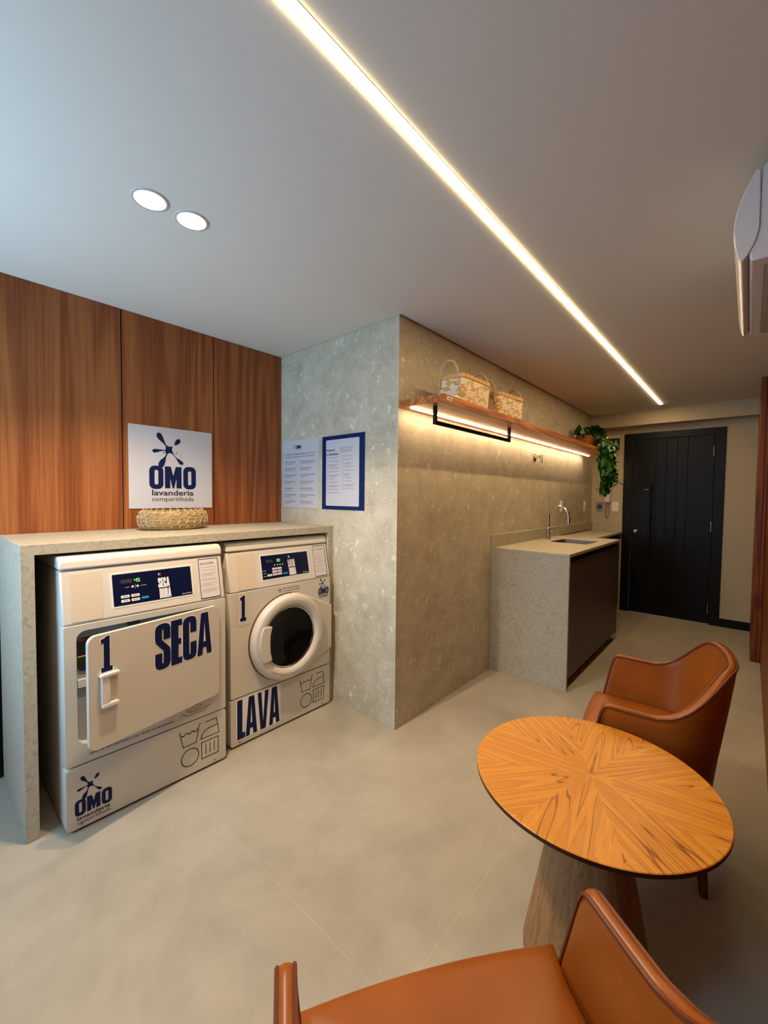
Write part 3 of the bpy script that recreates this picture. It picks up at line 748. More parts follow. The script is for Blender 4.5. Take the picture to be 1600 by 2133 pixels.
def poster(y0, w, z0, h, label, kind):
    t = thing('poster', label, 'poster', (XC, y0 - w / 2, z0))
    fp = Frame((XC - .003, y0, z0), (0, -1, 0), (0, 0, 1), (-1, 0, 0))
    rnd = random.Random(5)
    bm = new(); box(bm, XC - .003, XC - .0003, y0 - w, y0, z0, z0 + h)
    if kind == 1:
        part('sheet', bm, M['paper'], t)
        bn, bi, bg = new(), new(), new()
        k = w
        n_ = .0005
        f = lambda P: [(.355 * k + a * .00030 * 1.0, h * .895 + b * .00014 * 1.0) for a, b in P]
        fill(bn, fp, [[(.355 * k + (a - 100) * .0002, h * .905 + (b - 240) * .00016) for a, b in SPL]], n_)
        display(bn, fp, 'OMO', .395 * k, .53 * k, h * .875, h * .925, n_)
        text(bi, fp, 'lavanderia', .41 * k, .52 * k, h * .853, h * .866, 0., n_)
        text(bi, fp, 'PARA EXCLUIR RESPONSABILIDADES DA SUA', .07 * k, .92 * k, h * .785, h * .808, .01, n_)
        text(bi, fp, 'ADMINISTRAÇÃO PREDIAL NA LAVANDERIA', .10 * k, .89 * k, h * .745, h * .770, .01, n_)
        for r in range(7):
            y = h * (.680 - r * .0985)
            for x, L_ in ((.055, .36), (.51, .43)):
                bar(bi, fp, x * k, (x + L_ * rnd.uniform(.7, 1)) * k, y, .0042, n_)
                bar(bi, fp, x * k, (x + L_ * rnd.uniform(.4, .9)) * k, y - .0125, .0030, n_)
        part('emblem', bn, M['navy'], t); part('print', bi, M['ink_grey'], t)
        bm = new(); bar(bm, fp, .455 * k, .459 * k, h * .05, h * .63, .0003); part('column_rule', bm, M['decal_plate'], t)
    else:
        part('sheet', bm, mat('poster_blue', (.001, .012, .085), .5, spec=.25), t)
        bm = new(); fill(bm, fp, [rrect(.10 * w, .05 * h, .885 * w, .945 * h, .006)], .0004); part('white_panel', bm, M['paper'], t)
        bi, bg = new(), new()
        text(bi, fp, 'Respeite', .115 * w, .32 * w, h * .785, h * .822, .02, .0007); text(bi, fp, 'os Símbolos', .115 * w, .405 * w, h * .735, h * .770, .02, .0007)
        for y, e in ((.822, .77), (.797, .74), (.772, .72)): bar(bg, fp, .44 * w, e * w, y * h, .0028, .0007)
        for c_, x, nrow in ((0, .125, 11), (1, .50, 10)):
            for r in range(nrow):
                y = h * (.700 - r * .0475 - (.0 if c_ else .012))
                if r % 4 == 3: stroke(bg, fp, circ(x * w + .006, y + .005, .006, 10), .0012, True, .0007)
                elif r in (7, 8): stroke(bg, fp, [(x * w, y), (x * w + .012, y), (x * w + .006, y + .012)], .0012, True, .0007)
                else: stroke(bg, fp, [(x * w, y), (x * w + .012, y), (x * w + .012, y + .012), (x * w, y + .012)], .0012, True, .0007)
                L_ = rnd.uniform(.14, .26)
                bar(bg, fp, (x + .055) * w, (x + .055 + L_) * w, y + .006, .0024, .0007)
                if r % 3 == 2: bar(bg, fp, (x + .055) * w, (x + .055 + L_ * .7) * w, y - .001, .0024, .0007)
        part('title_text', bi, M['navy_dark'], t); part('print', bg, M['ink_grey'], t)
poster(2.574, .400, 1.255, .474, 'plain white notice sheet with two columns of print on tiled wall', 1)
poster(2.135, .389, 1.254, .474, 'notice with thick blue border and care symbols on tiled wall', 2)

# ================================================================== STRAW TRAY ON COUNTER
t = thing('straw_basket', 'low round straw coil basket on the counter under the square sign', 'basket', (.983, 2.44, CT))
bx, by = .983, 2.44
prof = [(.0, .006), (.14, .006), (.168, .0), (.195, .018), (.203, .045), (.200, .075), (.188, .098), (.178, .104), (.168, .102), (.164, .09), (.182, .06), (.18, .03), (.15, .016), (0, .014)]
SCX = .90
bm = new(); lathe(bm, [(r * SCX, z * 1.0) for r, z in prof], (bx, by, CT + .001), (0, 0, 1), 56)
for v in bm.verts: v.co.y = by + (v.co.y - by) * .68
part('coil_body', bm, M['straw'], t)
bm = new(); rnd = random.Random(2)
for k in range(26):
    a = 2 * PI * k / 26
    pts = []
    for i in range(9):
        z = [.012, .025, .038, .051, .064, .077, .090, .102, .108][i]; r = [.188, .199, .204, .206, .206, .203, .196, .186, .172][i] * SCX
        aa = a + .05 * math.sin(i * 2.2)
        pts.append((bx + r * math.cos(aa), by + r * .68 * math.sin(aa), CT + z))
        if i % 2 == 0:
            tube(bm, [(bx + r * math.cos(aa), by + r * .68 * math.sin(aa), CT + z), (bx + (r + .001) * math.cos(aa + .07), by + (r + .001) * .68 * math.sin(aa + .07), CT + z + .007)], .0016, 5)
    tube(bm, pts, .0014, 5)
part('stitching', bm, M['straw_stitch'], t, 'pale cord stitches')

# ================================================================== SHELF
t = thing('wall_shelf', 'long orange-brown wood shelf on the tiled corridor wall', 'shelf', (3.5, Y1, 1.835))
SY = 1.195; SX0, SX1 = XC + .001, 5.25; SZ0, SZ1 = 1.836, 1.874
part('board', B(SX0, SX1, SY, Y1 - .0015, SZ0, SZ1), M['shelf_wood'], t, bevel=.0012)
part('maker_plate', B(SX0 + .035, SX0 + .085, SY - .0012, SY, 1.848, 1.864), M['sticker'], t, 'tiny white maker plate')
bm = new(); bar(bm, Frame((0, SY - .0012, 0), (1, 0, 0), (0, 0, 1), (0, -1, 0)), SX0 + .042, SX0 + .078, 1.853, .005); part('plate_print', bm, M['ink'], t)
t = thing('shelf_light', 'thin glowing light strip fixed under the wood shelf', 'light strip', (3.5, 1.42, SZ0))
part('diffuser', B(SX0 + .03, SX1 - .05, 1.412, 1.428, SZ0 - .007, SZ0 - .002), M['shelf_led'], t, smooth=False)
part('profile', B(SX0 + .03, SX1 - .05, 1.408, 1.432, SZ0 - .0025, SZ0 - .0003), M['aluminium'], t, smooth=False)
t = thing('hanging_rail', 'black metal hanging rail fixed under the wood shelf', 'rail', (2.35, 1.30, SZ0))
bm = new(); box(bm, 1.885, 2.83, 1.291, 1.309, 1.737, 1.757); part('crossbar', bm, M['black'], t, bevel=.001)
for x in (1.885, 2.812): part('bracket', B(x, x + .018, 1.291, 1.309, 1.757, SZ0), M['black'], t, bevel=.001)

def basket(cx, cy, rz, w, d_, h, label):
    t = thing('woven_basket', label, 'basket', (cx, cy, SZ1 + .0005), rz, group='woven baskets on the wood shelf')
    fz = Frame((0, 0, 0), (1, 0, 0), (0, 1, 0), (0, 0, 1))
    bm = new(); n = 10; rings = []
    for z, s in ((0, .93), (h * .5, .975), (h, 1.0)):
        rings.append([(a * s, b * s, z) for a, b in rrect(-w / 2, -d_ / 2, w / 2, d_ / 2, .03, 5)])
    inner = [[(a * .94, b * .90, z) for a, b, z in R] for R in rings]
    vo = [[bm.verts.new(p) for p in R] for R in rings]; vi = [[bm.verts.new((p[0], p[1], max(p[2], .004))) for p in R] for R in inner]
    m_ = len(vo[0])
    for A, Bq in ((vo[0], vo[1]), (vo[1], vo[2]), (vo[2], vi[2]), (vi[2], vi[1]), (vi[1], vi[0])):
        for k in range(m_): bm.faces.new((A[k], A[(k + 1) % m_], Bq[(k + 1) % m_], Bq[k]))
    bm.faces.new(vo[0][::-1]); bm.faces.new(vi[0])
    obj('woven_body', bm, M['weave'], t)
    bm = new(); o2 = rrect(-w / 2 - .003, -d_ / 2 - .003, w / 2 + .003, d_ / 2 + .003, .031, 5); i2 = rrect(-w / 2 + .010, -d_ / 2 + .010, w / 2 - .010, d_ / 2 - .010, .022, 5)
    prism(bm, fz, [o2, i2], h - .016, h + .006)
    rim = obj('rim', bm, M['bamboo'], t, bevel=.0015)
    for k in range(7):
        x = -w / 2 + w * (k + .5) / 7; y = -d_ / 2 - .0038
        obj('rim_binding', B(x, x + .0014, y, y + .0010, h - .016, h + .0065), M['leg_wood'], rim, smooth=False)
    for sx_ in (-1, 1):
        bm = new()
        for ph in (0, PI):
            pts = []
            for i in range(49):
                a = PI * i / 48
                px = sx_ * (w / 2 + .006 + .0042 * math.cos(i * 1.0 + ph)); py = math.cos(a) * .060; pz = h - .030 + math.sin(a) ** .75 * .112 + .0042 * math.sin(i * 1.0 + ph) * math.sin(a)
                pts.append((px, py + .0042 * math.sin(i * 1.0 + ph) * math.cos(a), pz))
            pts = [(pts[0][0], pts[0][1], h - .06)] + pts + [(pts[-1][0], pts[-1][1], h - .06)]
            tube(bm, pts, .0044, 6)
        obj('rope_handle', bm, M['rope'], t)
    return t
basket(2.190, 1.295, math.radians(-1), .325, .18, .150, 'larger woven basket with rope handles at the left end of the shelf')
basket(2.640, 1.285, math.radians(-5), .330, .18, .135, 'smaller woven basket with rope handles, just right of the larger one on the shelf')
t = thing('paper_tag', 'small curved white tag on the shelf edge below the larger basket', 'tag', (1.945, SY - .003, SZ1 - .01))
ft = Frame((0, SY - .0015, 0), (1, 0, 0), (0, 0, 1), (0, -1, 0))
up_ = [(1.900 + .095 * i / 10, SZ1 - .004 + .016 * math.sin(PI * i / 10)) for i in range(11)]; dn_ = [(1.900 + .095 * i / 10, SZ1 - .004 + .007 * math.sin(PI * i / 10)) for i in range(9, 0, -1)]
bm = new(); prism(bm, ft, [up_ + dn_], 0, .0015); part('slip', bm, M['sticker'], t)

# ================================================================== PLANT
PX, PY, PZ = 4.80, 1.325, SZ1 + .0005
t = thing('trailing_plant', 'trailing green plant in a terracotta pot spilling off the shelf end', 'plant', (PX, PY, PZ))
bm = new(); lathe(bm, [(0, 0), (.085, 0), (.11, .02), (.122, .07), (.120, .128), (.112, .132), (.108, .120), (.0, .115)], (PX, PY, PZ), (0, 0, 1), 40)
part('pot', bm, M['terracotta'], t)
bm = new(); lathe(bm, [(0, .119), (.107, .119)], (PX, PY, PZ), (0, 0, 1), 24); part('soil', bm, M['soil'], t)
rnd = random.Random(11)
def leaf(bm, p, d, s, up):
    d = d.normalized(); side = d.cross(up)
    if side.length < .1: side = d.orthogonal()
    side.normalize(); nrm = side.cross(d)
    prof = [(0, 0), (.12, .28), (.32, .40), (.6, .30), (.85, .10), (1., 0)]
    mid = [bm.verts.new(p + d * (s * a) + nrm * (-.12 * s * math.sin(a * PI * .8) * 0 - s * .35 * a * a)) for a, _ in prof]
    for sg in (-1, 1):
        ed = [bm.verts.new(p + d * (s * a) + side * (sg * b * s) + nrm * (s * .12 * b * 2 - s * .35 * a * a)) for a, b in prof]
        for i in range(len(prof) - 1):
            vs = [mid[i], mid[i + 1], ed[i + 1], ed[i]]
            if sg > 0: vs = vs[::-1]
            try: bm.faces.new(vs)
            except ValueError: pass
stems, leaves, brown = new(), [], new()
vines = []
for k in range(15):
    a = rnd.uniform(-PI * .98, -PI * .02) if k < 12 else rnd.uniform(-PI, PI)
    L_ = rnd.uniform(.30, .56) if k < 12 else .12
    ex = PX + .13 * math.cos(a) * 1.1; tx = PX + rnd.uniform(-.22, .14); ty = 1.145 + rnd.uniform(-.09, .04)
    pts = [Vector((PX + .05 * math.cos(a), PY + .05 * math.sin(a), PZ + .12)), Vector((PX + .10 * math.cos(a), PY + .10 * math.sin(a), PZ + .19)), Vector(((PX + tx) / 2, 1.185, PZ + .15)), Vector((tx, ty, PZ + .03))]
    n_ = int(L_ / .045)
    if k >= 12: pts = pts[:2] + [Vector((PX + .14 * math.cos(a), PY + .12 * math.sin(a), PZ + .2))]; n_ = 0
    for i in range(n_): pts.append(pts[-1] + Vector((rnd.uniform(-.015, .015), rnd.uniform(-.012, .012), -.045)))
    vines.append(pts); tube(stems, pts, .0022, 5)
lf = new()
for pts in vines:
    for i in range(1, len(pts)):
        for r in range(6):
            f = rnd.random(); p_ = pts[i - 1].lerp(pts[i], f)
            d_ = Vector((rnd.uniform(-1, 1), rnd.uniform(-1, .5), rnd.uniform(-1.1, .25)))
            if p_.z < SZ1 + .01 and p_.y > 1.12: d_.y = -abs(d_.y)
            if p_.z > SZ1 + .05: d_.z += .5
            e = p_ + d_.normalized() * .07
            if SZ0 - .03 < e.z < SZ1 + .02 and e.y > 1.185: continue
            if e.z > 1.84 and (e.y / e.x < .238 or p_.y / p_.x < .231): continue
            leaf(lf, p_, d_, rnd.uniform(.055, .098), Vector((0, -.5, 1)))
for p_, d_ in (((4.93, 1.05, 1.50), (.5, -.6, .1)), ((4.74, 1.10, 1.44), (-.4, -.4, -.9)), ((4.80, 1.12, 1.41), (.3, .3, -.4)), ((4.66, 1.17, 1.46), (-.2, .4, -.8))):
    tube(stems, [Vector(p_) + Vector((-.01, .01, .08)), Vector(p_)], .002, 5); leaf(brown, Vector(p_), Vector(d_), .06, Vector((0, 0, 1)))
for i in range(10):
    d_ = Vector((rnd.uniform(-1, 1), rnd.uniform(-1, .6), rnd.uniform(.4, 1.3))); leaf(lf, Vector((PX + rnd.uniform(-.06, .06), PY + rnd.uniform(-.08, .0), PZ + .14)), d_, .085, Vector((0, -.5, 1)))
tag(part('foliage', lf, M['leaf'], t), kind='stuff'); part('vine_stems', stems, M['stem'], t); part('withered_leaves', brown, M['leaf_brown'], t, 'brown dried leaf tips')

# ================================================================== SINK COUNTER
t = thing('sink_counter', 'grey stone sink counter with waterfall end by the corridor wall', 'counter', (3.7, 1.2, 0))
KX0, KX1, KY, KZ = 2.968, 4.437, .912, .957
fz = Frame((0, 0, 0), (1, 0, 0), (0, 1, 0), (0, 0, 1))
hole = rrect(3.735, 1.010, 4.095, 1.325, .045, 6)
bm = new(); prism(bm, fz, [[(KX0, KY), (KX1, KY), (KX1, Y1 - .001), (KX0, Y1 - .001)], hole], KZ - .022, KZ)
part('worktop', bm, M['stone'], t, bevel=.0012)
part('worktop_return', B(KX1 + .0005, XD - .001, 1.140, Y1 - .001, KZ - .034, KZ - .010), M['stone'], t, bevel=.001)
part('waterfall_side', B(KX0, KX0 + .022, KY, Y1 - .001, 0, KZ - .0225), M['stone'], t, bevel=.0012)
part('backsplash', B(KX0, XD - .001, Y1 - .018, Y1 - .001, KZ + .0003, 1.054), M['stone'], t, bevel=.0015)
part('backsplash', B(XD - .018, XD - .001, 1.140, Y1 - .019, KZ - .0095, 1.054), M['stone'], t, bevel=.0015)
# steel bowl
bm = new(); top = rrect(3.737, 1.012, 4.093, 1.323, .045, 6); prev = None
for z, s in ((KZ - .004, 1.), (KZ - .02, .995), (KZ - .15, .93), (KZ - .165, .80)):
    R = [bm.verts.new((3.915 + (a - 3.915) * s, 1.1675 + (b - 1.1675) * s, z)) for a, b in top]
    if prev:
        for k in range(len(R)): bm.faces.new((prev[k], prev[(k + 1) % len(R)], R[(k + 1) % len(R)], R[k]))
    prev = R
bm.faces.new(prev)
tk = thing('sink_bowl', 'steel sink bowl set into the stone counter', 'sink', (3.915, 1.1675, KZ - .165))
part('bowl', bm, M['steel'], tk)
bm = new(); lathe(bm, [(0, .002), (.03, .002), (.035, 0)], (3.915, 1.1675, KZ - .164), (0, 0, 1), 24); part('drain', bm, M['chrome'], tk)
# cabinet under the worktop
t = thing('base_cabinet', 'dark brown base cabinet under the stone sink counter', 'cabinet', (3.7, 1.2, 0))
part('carcass', B(KX0 + .024, KX1 - .005, KY + .030, Y1 - .02, .06, KZ - .18), M['void'], t, smooth=False)
part('carcass_rail', B(KX0 + .024, KX1 - .005, KY + .045, KY + .08, KZ - .17, KZ - .024), M['void'], t, smooth=False)
xm = (KX0 + .024 + KX1 - .003) / 2
for a, b in ((KX0 + .0245, xm - .0012), (xm + .0012, KX1 - .003)):
    part('cabinet_door', B(a, b, KY + .010, KY + .029, .072, KZ - .062), M['cabinet'], t, bevel=.0015)
part('end_panel', B(KX1 - .0045, KX1 + .013, KY + .012, Y1 - .02, .06, KZ - .045), M['cabinet'], t, bevel=.001)
part('toe_kick', B(KX0 + .03, KX1 - .03, KY + .075, KY + .09, 0, .06), M['void'], t, smooth=False)
part('carcass_return', B(KX1 + .02, XD - .003, 1.165, Y1 - .02, .06, KZ - .06), M['cabinet'], t, bevel=.001)
part('toe_kick', B(KX1 + .02, XD - .003, 1.205, Y1 - .03, 0, .06), M['void'], t, smooth=False)

# faucet
t = thing('gooseneck_faucet', 'tall chrome gooseneck faucet behind the sink', 'faucet', (3.93, 1.405, KZ))
bm = new(); lathe(bm, [(0, 0), (.026, 0), (.026, .006), (.019, .008), (.019, .105), (.014, .112), (0, .112)], (3.93, 1.405, KZ), (0, 0, 1), 24); part('base', bm, M['chrome'], t)
pts = [(3.93, 1.405, KZ + .10), (3.93, 1.405, KZ + .20)]
for i in range(17):
    a = PI * i / 16; pts.append((3.93, 1.316 + .089 * math.cos(a), KZ + .215 + .095 * math.sin(a)))
pts += [(3.93, 1.226, KZ + .20)]
bm = new(); tube(bm, pts, .0115, 14); part('spout', bm, M['chrome'], t)
bm = new(); tube(bm, [(3.93, 1.226, KZ + .205), (3.93, 1.225, KZ + .155)], .0145, 14); part('spray_head', bm, M['chrome'], t)
bm = new(); tube(bm, [(3.93, 1.388, KZ + .075), (3.93, 1.360, KZ + .078)], .008, 10); tube(bm, [(3.93, 1.362, KZ + .078), (3.935, 1.350, KZ + .115)], .0045, 8); part('lever', bm, M['chrome'], t)
# wall tap
t = thing('wall_valve', 'small square chrome valve on the tiled wall below the shelf', 'valve', (3.77, Y1, 1.71))
part('wall_plate', B(3.745, 3.80, Y1 - .008, Y1 - .0005, 1.678, 1.742), M['chrome'], t, bevel=.002)
part('body', B(3.757, 3.787, Y1 - .055, Y1 - .008, 1.70, 1.728), M['chrome'], t, bevel=.003)
part('lever', B(3.766, 3.778, Y1 - .075, Y1 - .055, 1.655, 1.735), M['chrome'], t, bevel=.002)

# outlets and switches
def plate(name, label, cat, c, axis, w, h, m_, n_, group=None):
    t = thing(name, label, cat, c, group=group); x, y, z = c
    if axis == 'Y':
        part('cover_plate', B(x - w / 2, x + w / 2, y - .008, y - .0004, z - h / 2, z + h / 2), m_, t, bevel=.0015)
        for k in range(n_): zz = z - h / 2 + h * (k + .5) / n_; part('rocker', B(x - w * .28, x + w * .28, y - .0105, y - .008, zz - h * .32 / n_, zz + h * .32 / n_), M['white'], t, bevel=.001)
    else:
        part('cover_plate', B(x - .008, x - .0004, y - w / 2, y + w / 2, z - h / 2, z + h / 2), m_, t, bevel=.0015)
        if n_:
            for k in range(n_): zz = z - h / 2 + h * (k + .5) / n_; part('rocker', B(x - .0105, x - .008, y - w * .28, y + w * .28, zz - h * .32 / n_, zz + h * .32 / n_), M['white'], t, bevel=.001)
    return t
plate('light_switch', 'tall white switch plate behind the gooseneck faucet', 'switch', (4.53, Y1, 1.255), 'Y', .075, .118, M['white'], 2)
plate('power_outlet', 'white outlet plate on the tiled wall near the corner', 'outlet', (5.36, Y1, 1.250), 'Y', .08, .12, M['white'], 1)
plate('light_switch', 'white double switch plate between the telephone cord and black door', 'switch', (XD, 1.226, 1.245), 'X', .078, .118, M['white'], 2)
t = plate('power_outlet', 'bronze plate with blue socket beside the intercom cord', 'outlet', (XD, 1.398, 1.243), 'X', .075, .108, M['steel'], 0)
bm = new(); box(bm, XD - .011, XD - .008, 1.378, 1.418, 1.222, 1.264); part('socket', bm, M['navy_dark'], t)
bm = new(); lathe(bm, [(0, .002), (.010, .002), (.010, 0)], (XD - .011, 1.398, 1.243), (-1, 0, 0), 16); part('socket_core', bm, M['blue_btn'], t)
# intercom
t = thing('intercom_phone', 'white wall intercom handset hanging below the plant, dark coiled cord', 'telephone', (XD, 1.30, 1.30))
part('base', B(XD - .03, XD - .0005, 1.272, 1.345, 1.300, 1.47), M['white'], t, bevel=.006, seg=3)
bm = new(); box(bm, XD - .065, XD - .032, 1.279, 1.312, 1.295, 1.475); part('handset', bm, M['white'], t, bevel=.01, seg=4)
bm = new(); pts = []
path = [Vector((XD - .035, 1.312, 1.300)), Vector((XD - .035, 1.322, 1.20)), Vector((XD - .03, 1.325, 1.14)), Vector((XD - .03, 1.310, 1.102)), Vector((XD - .03, 1.292, 1.12)), Vector((XD - .035, 1.290, 1.2)), Vector((XD - .04, 1.294, 1.298))]
for i in range(120):
    f = i / 119 * (len(path) - 1); k = min(int(f), len(path) - 2); p_ = path[k].lerp(path[k + 1], f - k)
    pts.append(p_ + Vector((math.cos(i * 1.6), math.sin(i * 1.6), 0)) * .0035)
tube(bm, pts, .0022, 5); part('cord', bm, M['rubber'], t, 'dark coiled cord')
# exit sign
t = thing('exit_sign', 'green exit sign lettered SAÍDA beside the black door, half behind the plant', 'sign', (XD, 1.31, 1.94))
part('housing', B(XD - .045, XD - .0005, 1.180, 1.46, 2.068, 2.103), mat('exit_housing', (.52, .47, .40), .5), t, bevel=.003)
part('panel', B(XD - .028, XD - .022, 1.194, 1.45, 1.930, 2.068), M['exit_green'], t, bevel=.001)
bm = new(); fe = Frame((XD - .028, 0, 0), (0, -1, 0), (0, 0, 1), (-1, 0, 0)); text(bm, fe, 'SAÍDA', -1.440, -1.202, 1.962, 2.062, .022, .0008); part('lettering', bm, M['exit_text'], t)
bm = new(); lathe(bm, [(0, .006), (.006, .004), (.007, 0)], (XD - .03, 1.305, 2.0665), (0, 0, -1), 12); bm2 = new(); lathe(bm2, [(0, .003), (.006, .002), (.007, 0)], (XD - .045, 1.325, 2.083), (-1, 0, 0), 12); bm.free(); part('indicator', bm2, mat('indicator_red', (.5, .05, .02), .3, emit=(1, .25, .1), es=1.5), t)

# ================================================================== AIR CONDITIONER
t = thing('air_conditioner', 'white wall air conditioner high on the right wall, cut by the picture edge', 'air conditioner', (2.0, YR, 2.0))
AX0, AX1 = 1.62, 2.36
fx = Frame((0, 0, 0), (0, 1, 0), (0, 0, 1), (1, 0, 0))
bm = new(); prism(bm, fx, [[(YR, 2.035), (.022, 2.035), (.026, 2.06), (.012, 2.15), (.004, 2.26), (0, 2.30), (YR, 2.305)]], AX0, AX1)
part('housing', bm, M['ac'], t, bevel=.006, seg=3)
bm = new()
rows = []
for i in range(17):
    f = i / 16; z = 2.045 + f * .232; bul = .062 - .026 * (2 * f - .75) ** 2
    rows.append((bul, z))
prof_ = [(.040, 2.038)] + rows + [(.016, 2.290)]
inn = [(.006, 2.284), (.004, 2.20), (.004, 2.12), (.012, 2.085), (.028, 2.052)]
prism(bm, fx, [prof_ + inn], AX0 - .004, AX1 + .004)
part('front_cover', bm, M['ac'], t, bevel=.003, seg=2)
part('air_outlet', B(AX0 + .05, AX1 - .03, YR + .03, -.008, 2.0345, 2.0352), M['ac_under'], t, smooth=False)
bm = new(); box(bm, AX0 + .055, AX1 - .035, -.065, -.015, 2.0285, 2.0315); part('louver', bm, M['ac_under'], t, bevel=.001)

# ================================================================== ARMCHAIRS
def smooth(x): x = max(0, min(1, x)); return x * x * (3 - 2 * x)
def shell_bm(part_=0):
    a, f, b, za, zb, z0 = .278, .148, .227, .606, .768, .27
    NS, NV = 73, 13
    y0 = -.03
    def plan(s, shrink=0., lean=0.):
        """s in -1..1 from left arm front around the back to right arm front"""
        A = a - shrink; ry = (b + y0) - shrink + lean
        t_ = abs(s); sg = 1 if s >= 0 else -1
        if t_ > .56: return sg * A, y0 + (f - y0) * (t_ - .56) / .44
        th = t_ / .56 * PI / 2
        e = .78
        return sg * A * math.sin(th) ** e, y0 - ry * math.cos(th) ** e
    def top(s):
        t_ = abs(s); z = za - .006 * math.sin((1 - t_) * PI) + (zb - za) * smooth((.60 - t_) / .42)
        if t_ > .93: z -= .034 * (1 - math.sqrt(max(0, 1 - ((t_ - .93) / .07) ** 2)))
        return z
    def P(s, v, side):
        zt = top(s); zlow = z0 + .0; z = zlow + (zt - zlow) * v
        k = (zt - z)
        sh = .10 * k ** 1.15 + (.0 if abs(s) > .5 else 0)
        lean = .04 * max(0, z - .42) * smooth((.6 - abs(s)) / .5)
        th_ = .0135
        x, y = plan(s, sh + (th_ if side else -th_), lean)
        if abs(s) > .56: y += (zt - z) * .20 * smooth((abs(s) - .56) / .44)
        return Vector((x, y, z))
    return P, NS, NV, top
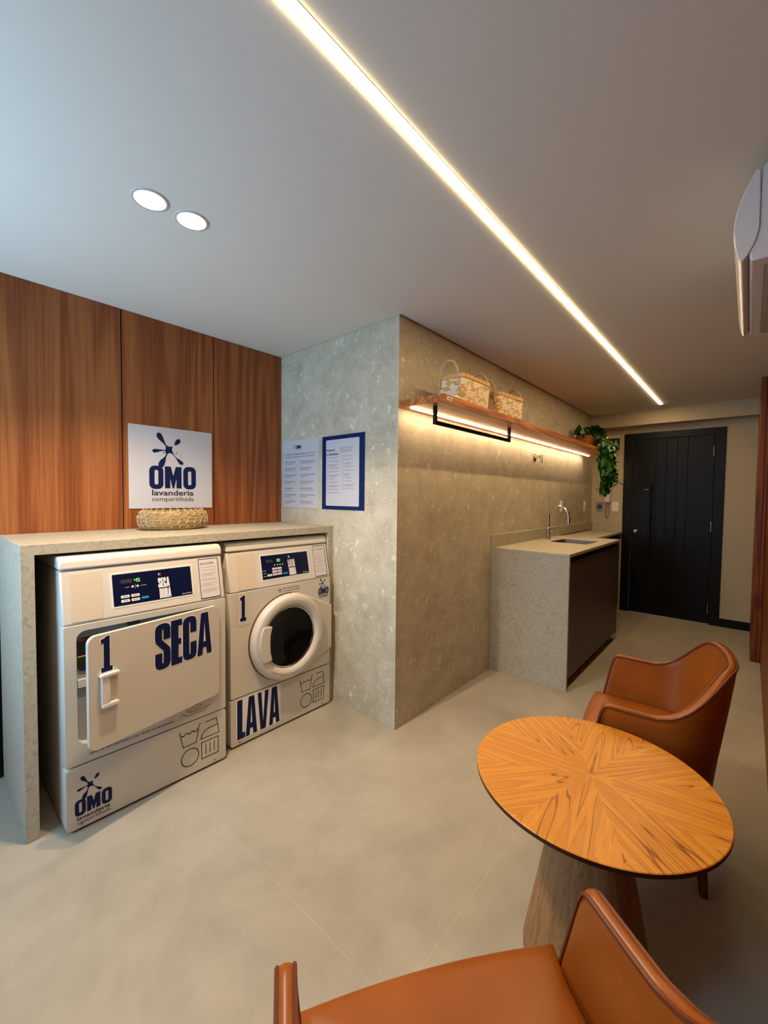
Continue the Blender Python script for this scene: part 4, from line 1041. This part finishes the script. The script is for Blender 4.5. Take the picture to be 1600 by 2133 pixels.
def make_chair(label, loc, rz):
    t = thing('armchair', label, 'armchair', loc, rz, group='tan leather armchairs at the round table')
    P, NS, NV, top = shell_bm()
    S = [-1 + 2 * i / (NS - 1) for i in range(NS)]
    bm = new(); g = []
    for s in S:
        colv = [P(s, j / (NV - 1), 0) for j in range(NV)]
        o_, i_ = P(s, 1, 0), P(s, 1, 1)
        for k in range(1, 6):
            a_ = PI * k / 6; mid = (o_ + i_) / 2; half = (o_ - i_) / 2
            colv.append(mid + half * math.cos(a_) + Vector((0, 0, .011 * math.sin(a_))))
        colv += [P(s, 1 - j / (NV - 1), 1) for j in range(NV)]
        g.append([bm.verts.new(p_) for p_ in colv])
    R = len(g[0])
    for i in range(NS - 1):
        for j in range(R - 1): bm.faces.new((g[i][j], g[i + 1][j], g[i + 1][j + 1], g[i][j + 1]))
        bm.faces.new((g[i][R - 1], g[i + 1][R - 1], g[i + 1][0], g[i][0]))
    for c_ in (g[0], g[-1]):
        for j in range(R // 2):
            try: bm.faces.new((c_[j], c_[j + 1], c_[R - 2 - j], c_[R - 1 - j]))
            except ValueError: pass
    bmesh.ops.recalc_face_normals(bm, faces=bm.faces)
    sh = obj('back_shell', bm, M['leather'], t, angle=60)
    for side, nm in ((0, 'piping'), (1, 'piping')):
        bm = new(); pts = [P(-1, j / 8, side) + Vector((0, .002, 0)) for j in range(2, 8)] + [P(s, 1, side) + Vector((0, 0, .004)) for s in S] + [P(1, 1 - j / 8, side) + Vector((0, .002, 0)) for j in range(1, 7)]
        tube(bm, pts, .0042, 6); obj(nm, bm, M['piping'], sh)
    # seat cushion
    fz = Frame((0, 0, 0), (1, 0, 0), (0, 1, 0), (0, 0, 1))
    bm = new()
    def outline(gx, gy):
        Q = []
        for i in range(13):
            u = -1 + 2 * i / 12; Q.append((u * .266, .236 - .016 * u * u))
        Q += [(.250, .15), (.240, .05), (.232, -.05)]
        for i in range(1, 9):
            a_ = PI * i / 9; Q.append((.215 * math.cos(a_), -.07 - .10 * math.sin(a_)))
        Q += [(-.232, -.05), (-.240, .05), (-.250, .15)]
        return [(x * (1 - gx / .26), .04 + (y - .04) * (1 - gy / .20)) for x, y in Q]
    rings = []
    for z, gx in ((.275, .03), (.285, .012), (.31, .006), (.40, .0), (.418, .004), (.429, .014), (.435, .034), (.439, .08), (.441, .14)):
        rings.append([bm.verts.new((x, y, z)) for x, y in outline(gx, gx)])
    m_ = len(rings[0])
    for A, Bq in zip(rings, rings[1:]):
        for k in range(m_): bm.faces.new((A[k], A[(k + 1) % m_], Bq[(k + 1) % m_], Bq[k]))
    bm.faces.new(rings[0][::-1]); bm.faces.new(rings[-1])
    bmesh.ops.recalc_face_normals(bm, faces=bm.faces)
    obj('seat', bm, M['leather'], t, angle=80)
    bm = new(); box(bm, -.2, .2, -.2, .17, .255, .285); obj('seat_frame', bm, M['leg_wood'], t, bevel=.01)
    for sx_ in (-1, 1):
        for sy in (-1, 1):
            bm = new(); x0, y0 = sx_ * .165, sy * .145 + (.01 if sy > 0 else 0); x1, y1 = sx_ * .203, sy * .172 + (.01 if sy > 0 else 0)
            rings = []
            for z, r, f in ((.262, .024, 0), (.12, .018, .54), (.0, .0125, 1)):
                cx, cy = x0 + (x1 - x0) * f, y0 + (y1 - y0) * f
                rings.append([bm.verts.new((cx + r * a, cy + r * b, z)) for a, b in ((-1, -1), (1, -1), (1, 1), (-1, 1))])
            for A, Bq in zip(rings, rings[1:]):
                for k in range(4): bm.faces.new((A[k], A[(k + 1) % 4], Bq[(k + 1) % 4], Bq[k]))
            bm.faces.new(rings[0][::-1]); bm.faces.new(rings[-1]); bmesh.ops.recalc_face_normals(bm, faces=bm.faces)
            obj('leg', bm, M['leg_wood'], t, bevel=.006, seg=3)
    return t
def copy_thing(src):
    c_ = src.copy(); col.objects.link(c_)
    for ch in list(src.children):
        d_ = ch.copy(); col.objects.link(d_); d_.parent = c_
        for g_ in ch.children:
            e_ = g_.copy(); col.objects.link(e_); e_.parent = d_
    return c_
ch1 = make_chair('tan leather tub armchair in the foreground, cut by the bottom edge', (.523, .252, 0), -.615)
ch2 = copy_thing(ch1); ch2.location = (1.922, .273, 0); ch2.rotation_euler = (0, 0, .15)
ch2['label'] = 'tan leather tub armchair beyond the round table, by the right wall'

# ================================================================== TABLE
TX, TY, TZ, TR = 1.277, .319, .55, .318
t = thing('round_table', 'small round table with sunburst veneer top and conical wood base', 'table', (TX, TY, 0))
bm = new(); lathe(bm, [(0, TZ), (TR - .002, TZ), (TR, TZ - .0015)], (TX, TY, 0), (0, 0, 1), 96); part('veneer_top', bm, M['veneer'], t)
bm = new(); lathe(bm, [(TR, TZ - .0015), (TR, TZ - .012), (TR - .008, TZ - .017), (TR - .06, TZ - .026), (0, TZ - .026)], (TX, TY, 0), (0, 0, 1), 96); part('edge', bm, mat('dark_table_edge', (.045, .012, .005), .4), t)
bm = new(); lathe(bm, [(0, 0), (.172, 0), (.172, .006), (.078, TZ - .027), (0, TZ - .027)], (TX, TY, 0), (0, 0, 1), 64); part('cone_base', bm, M['cone_wood'], t)
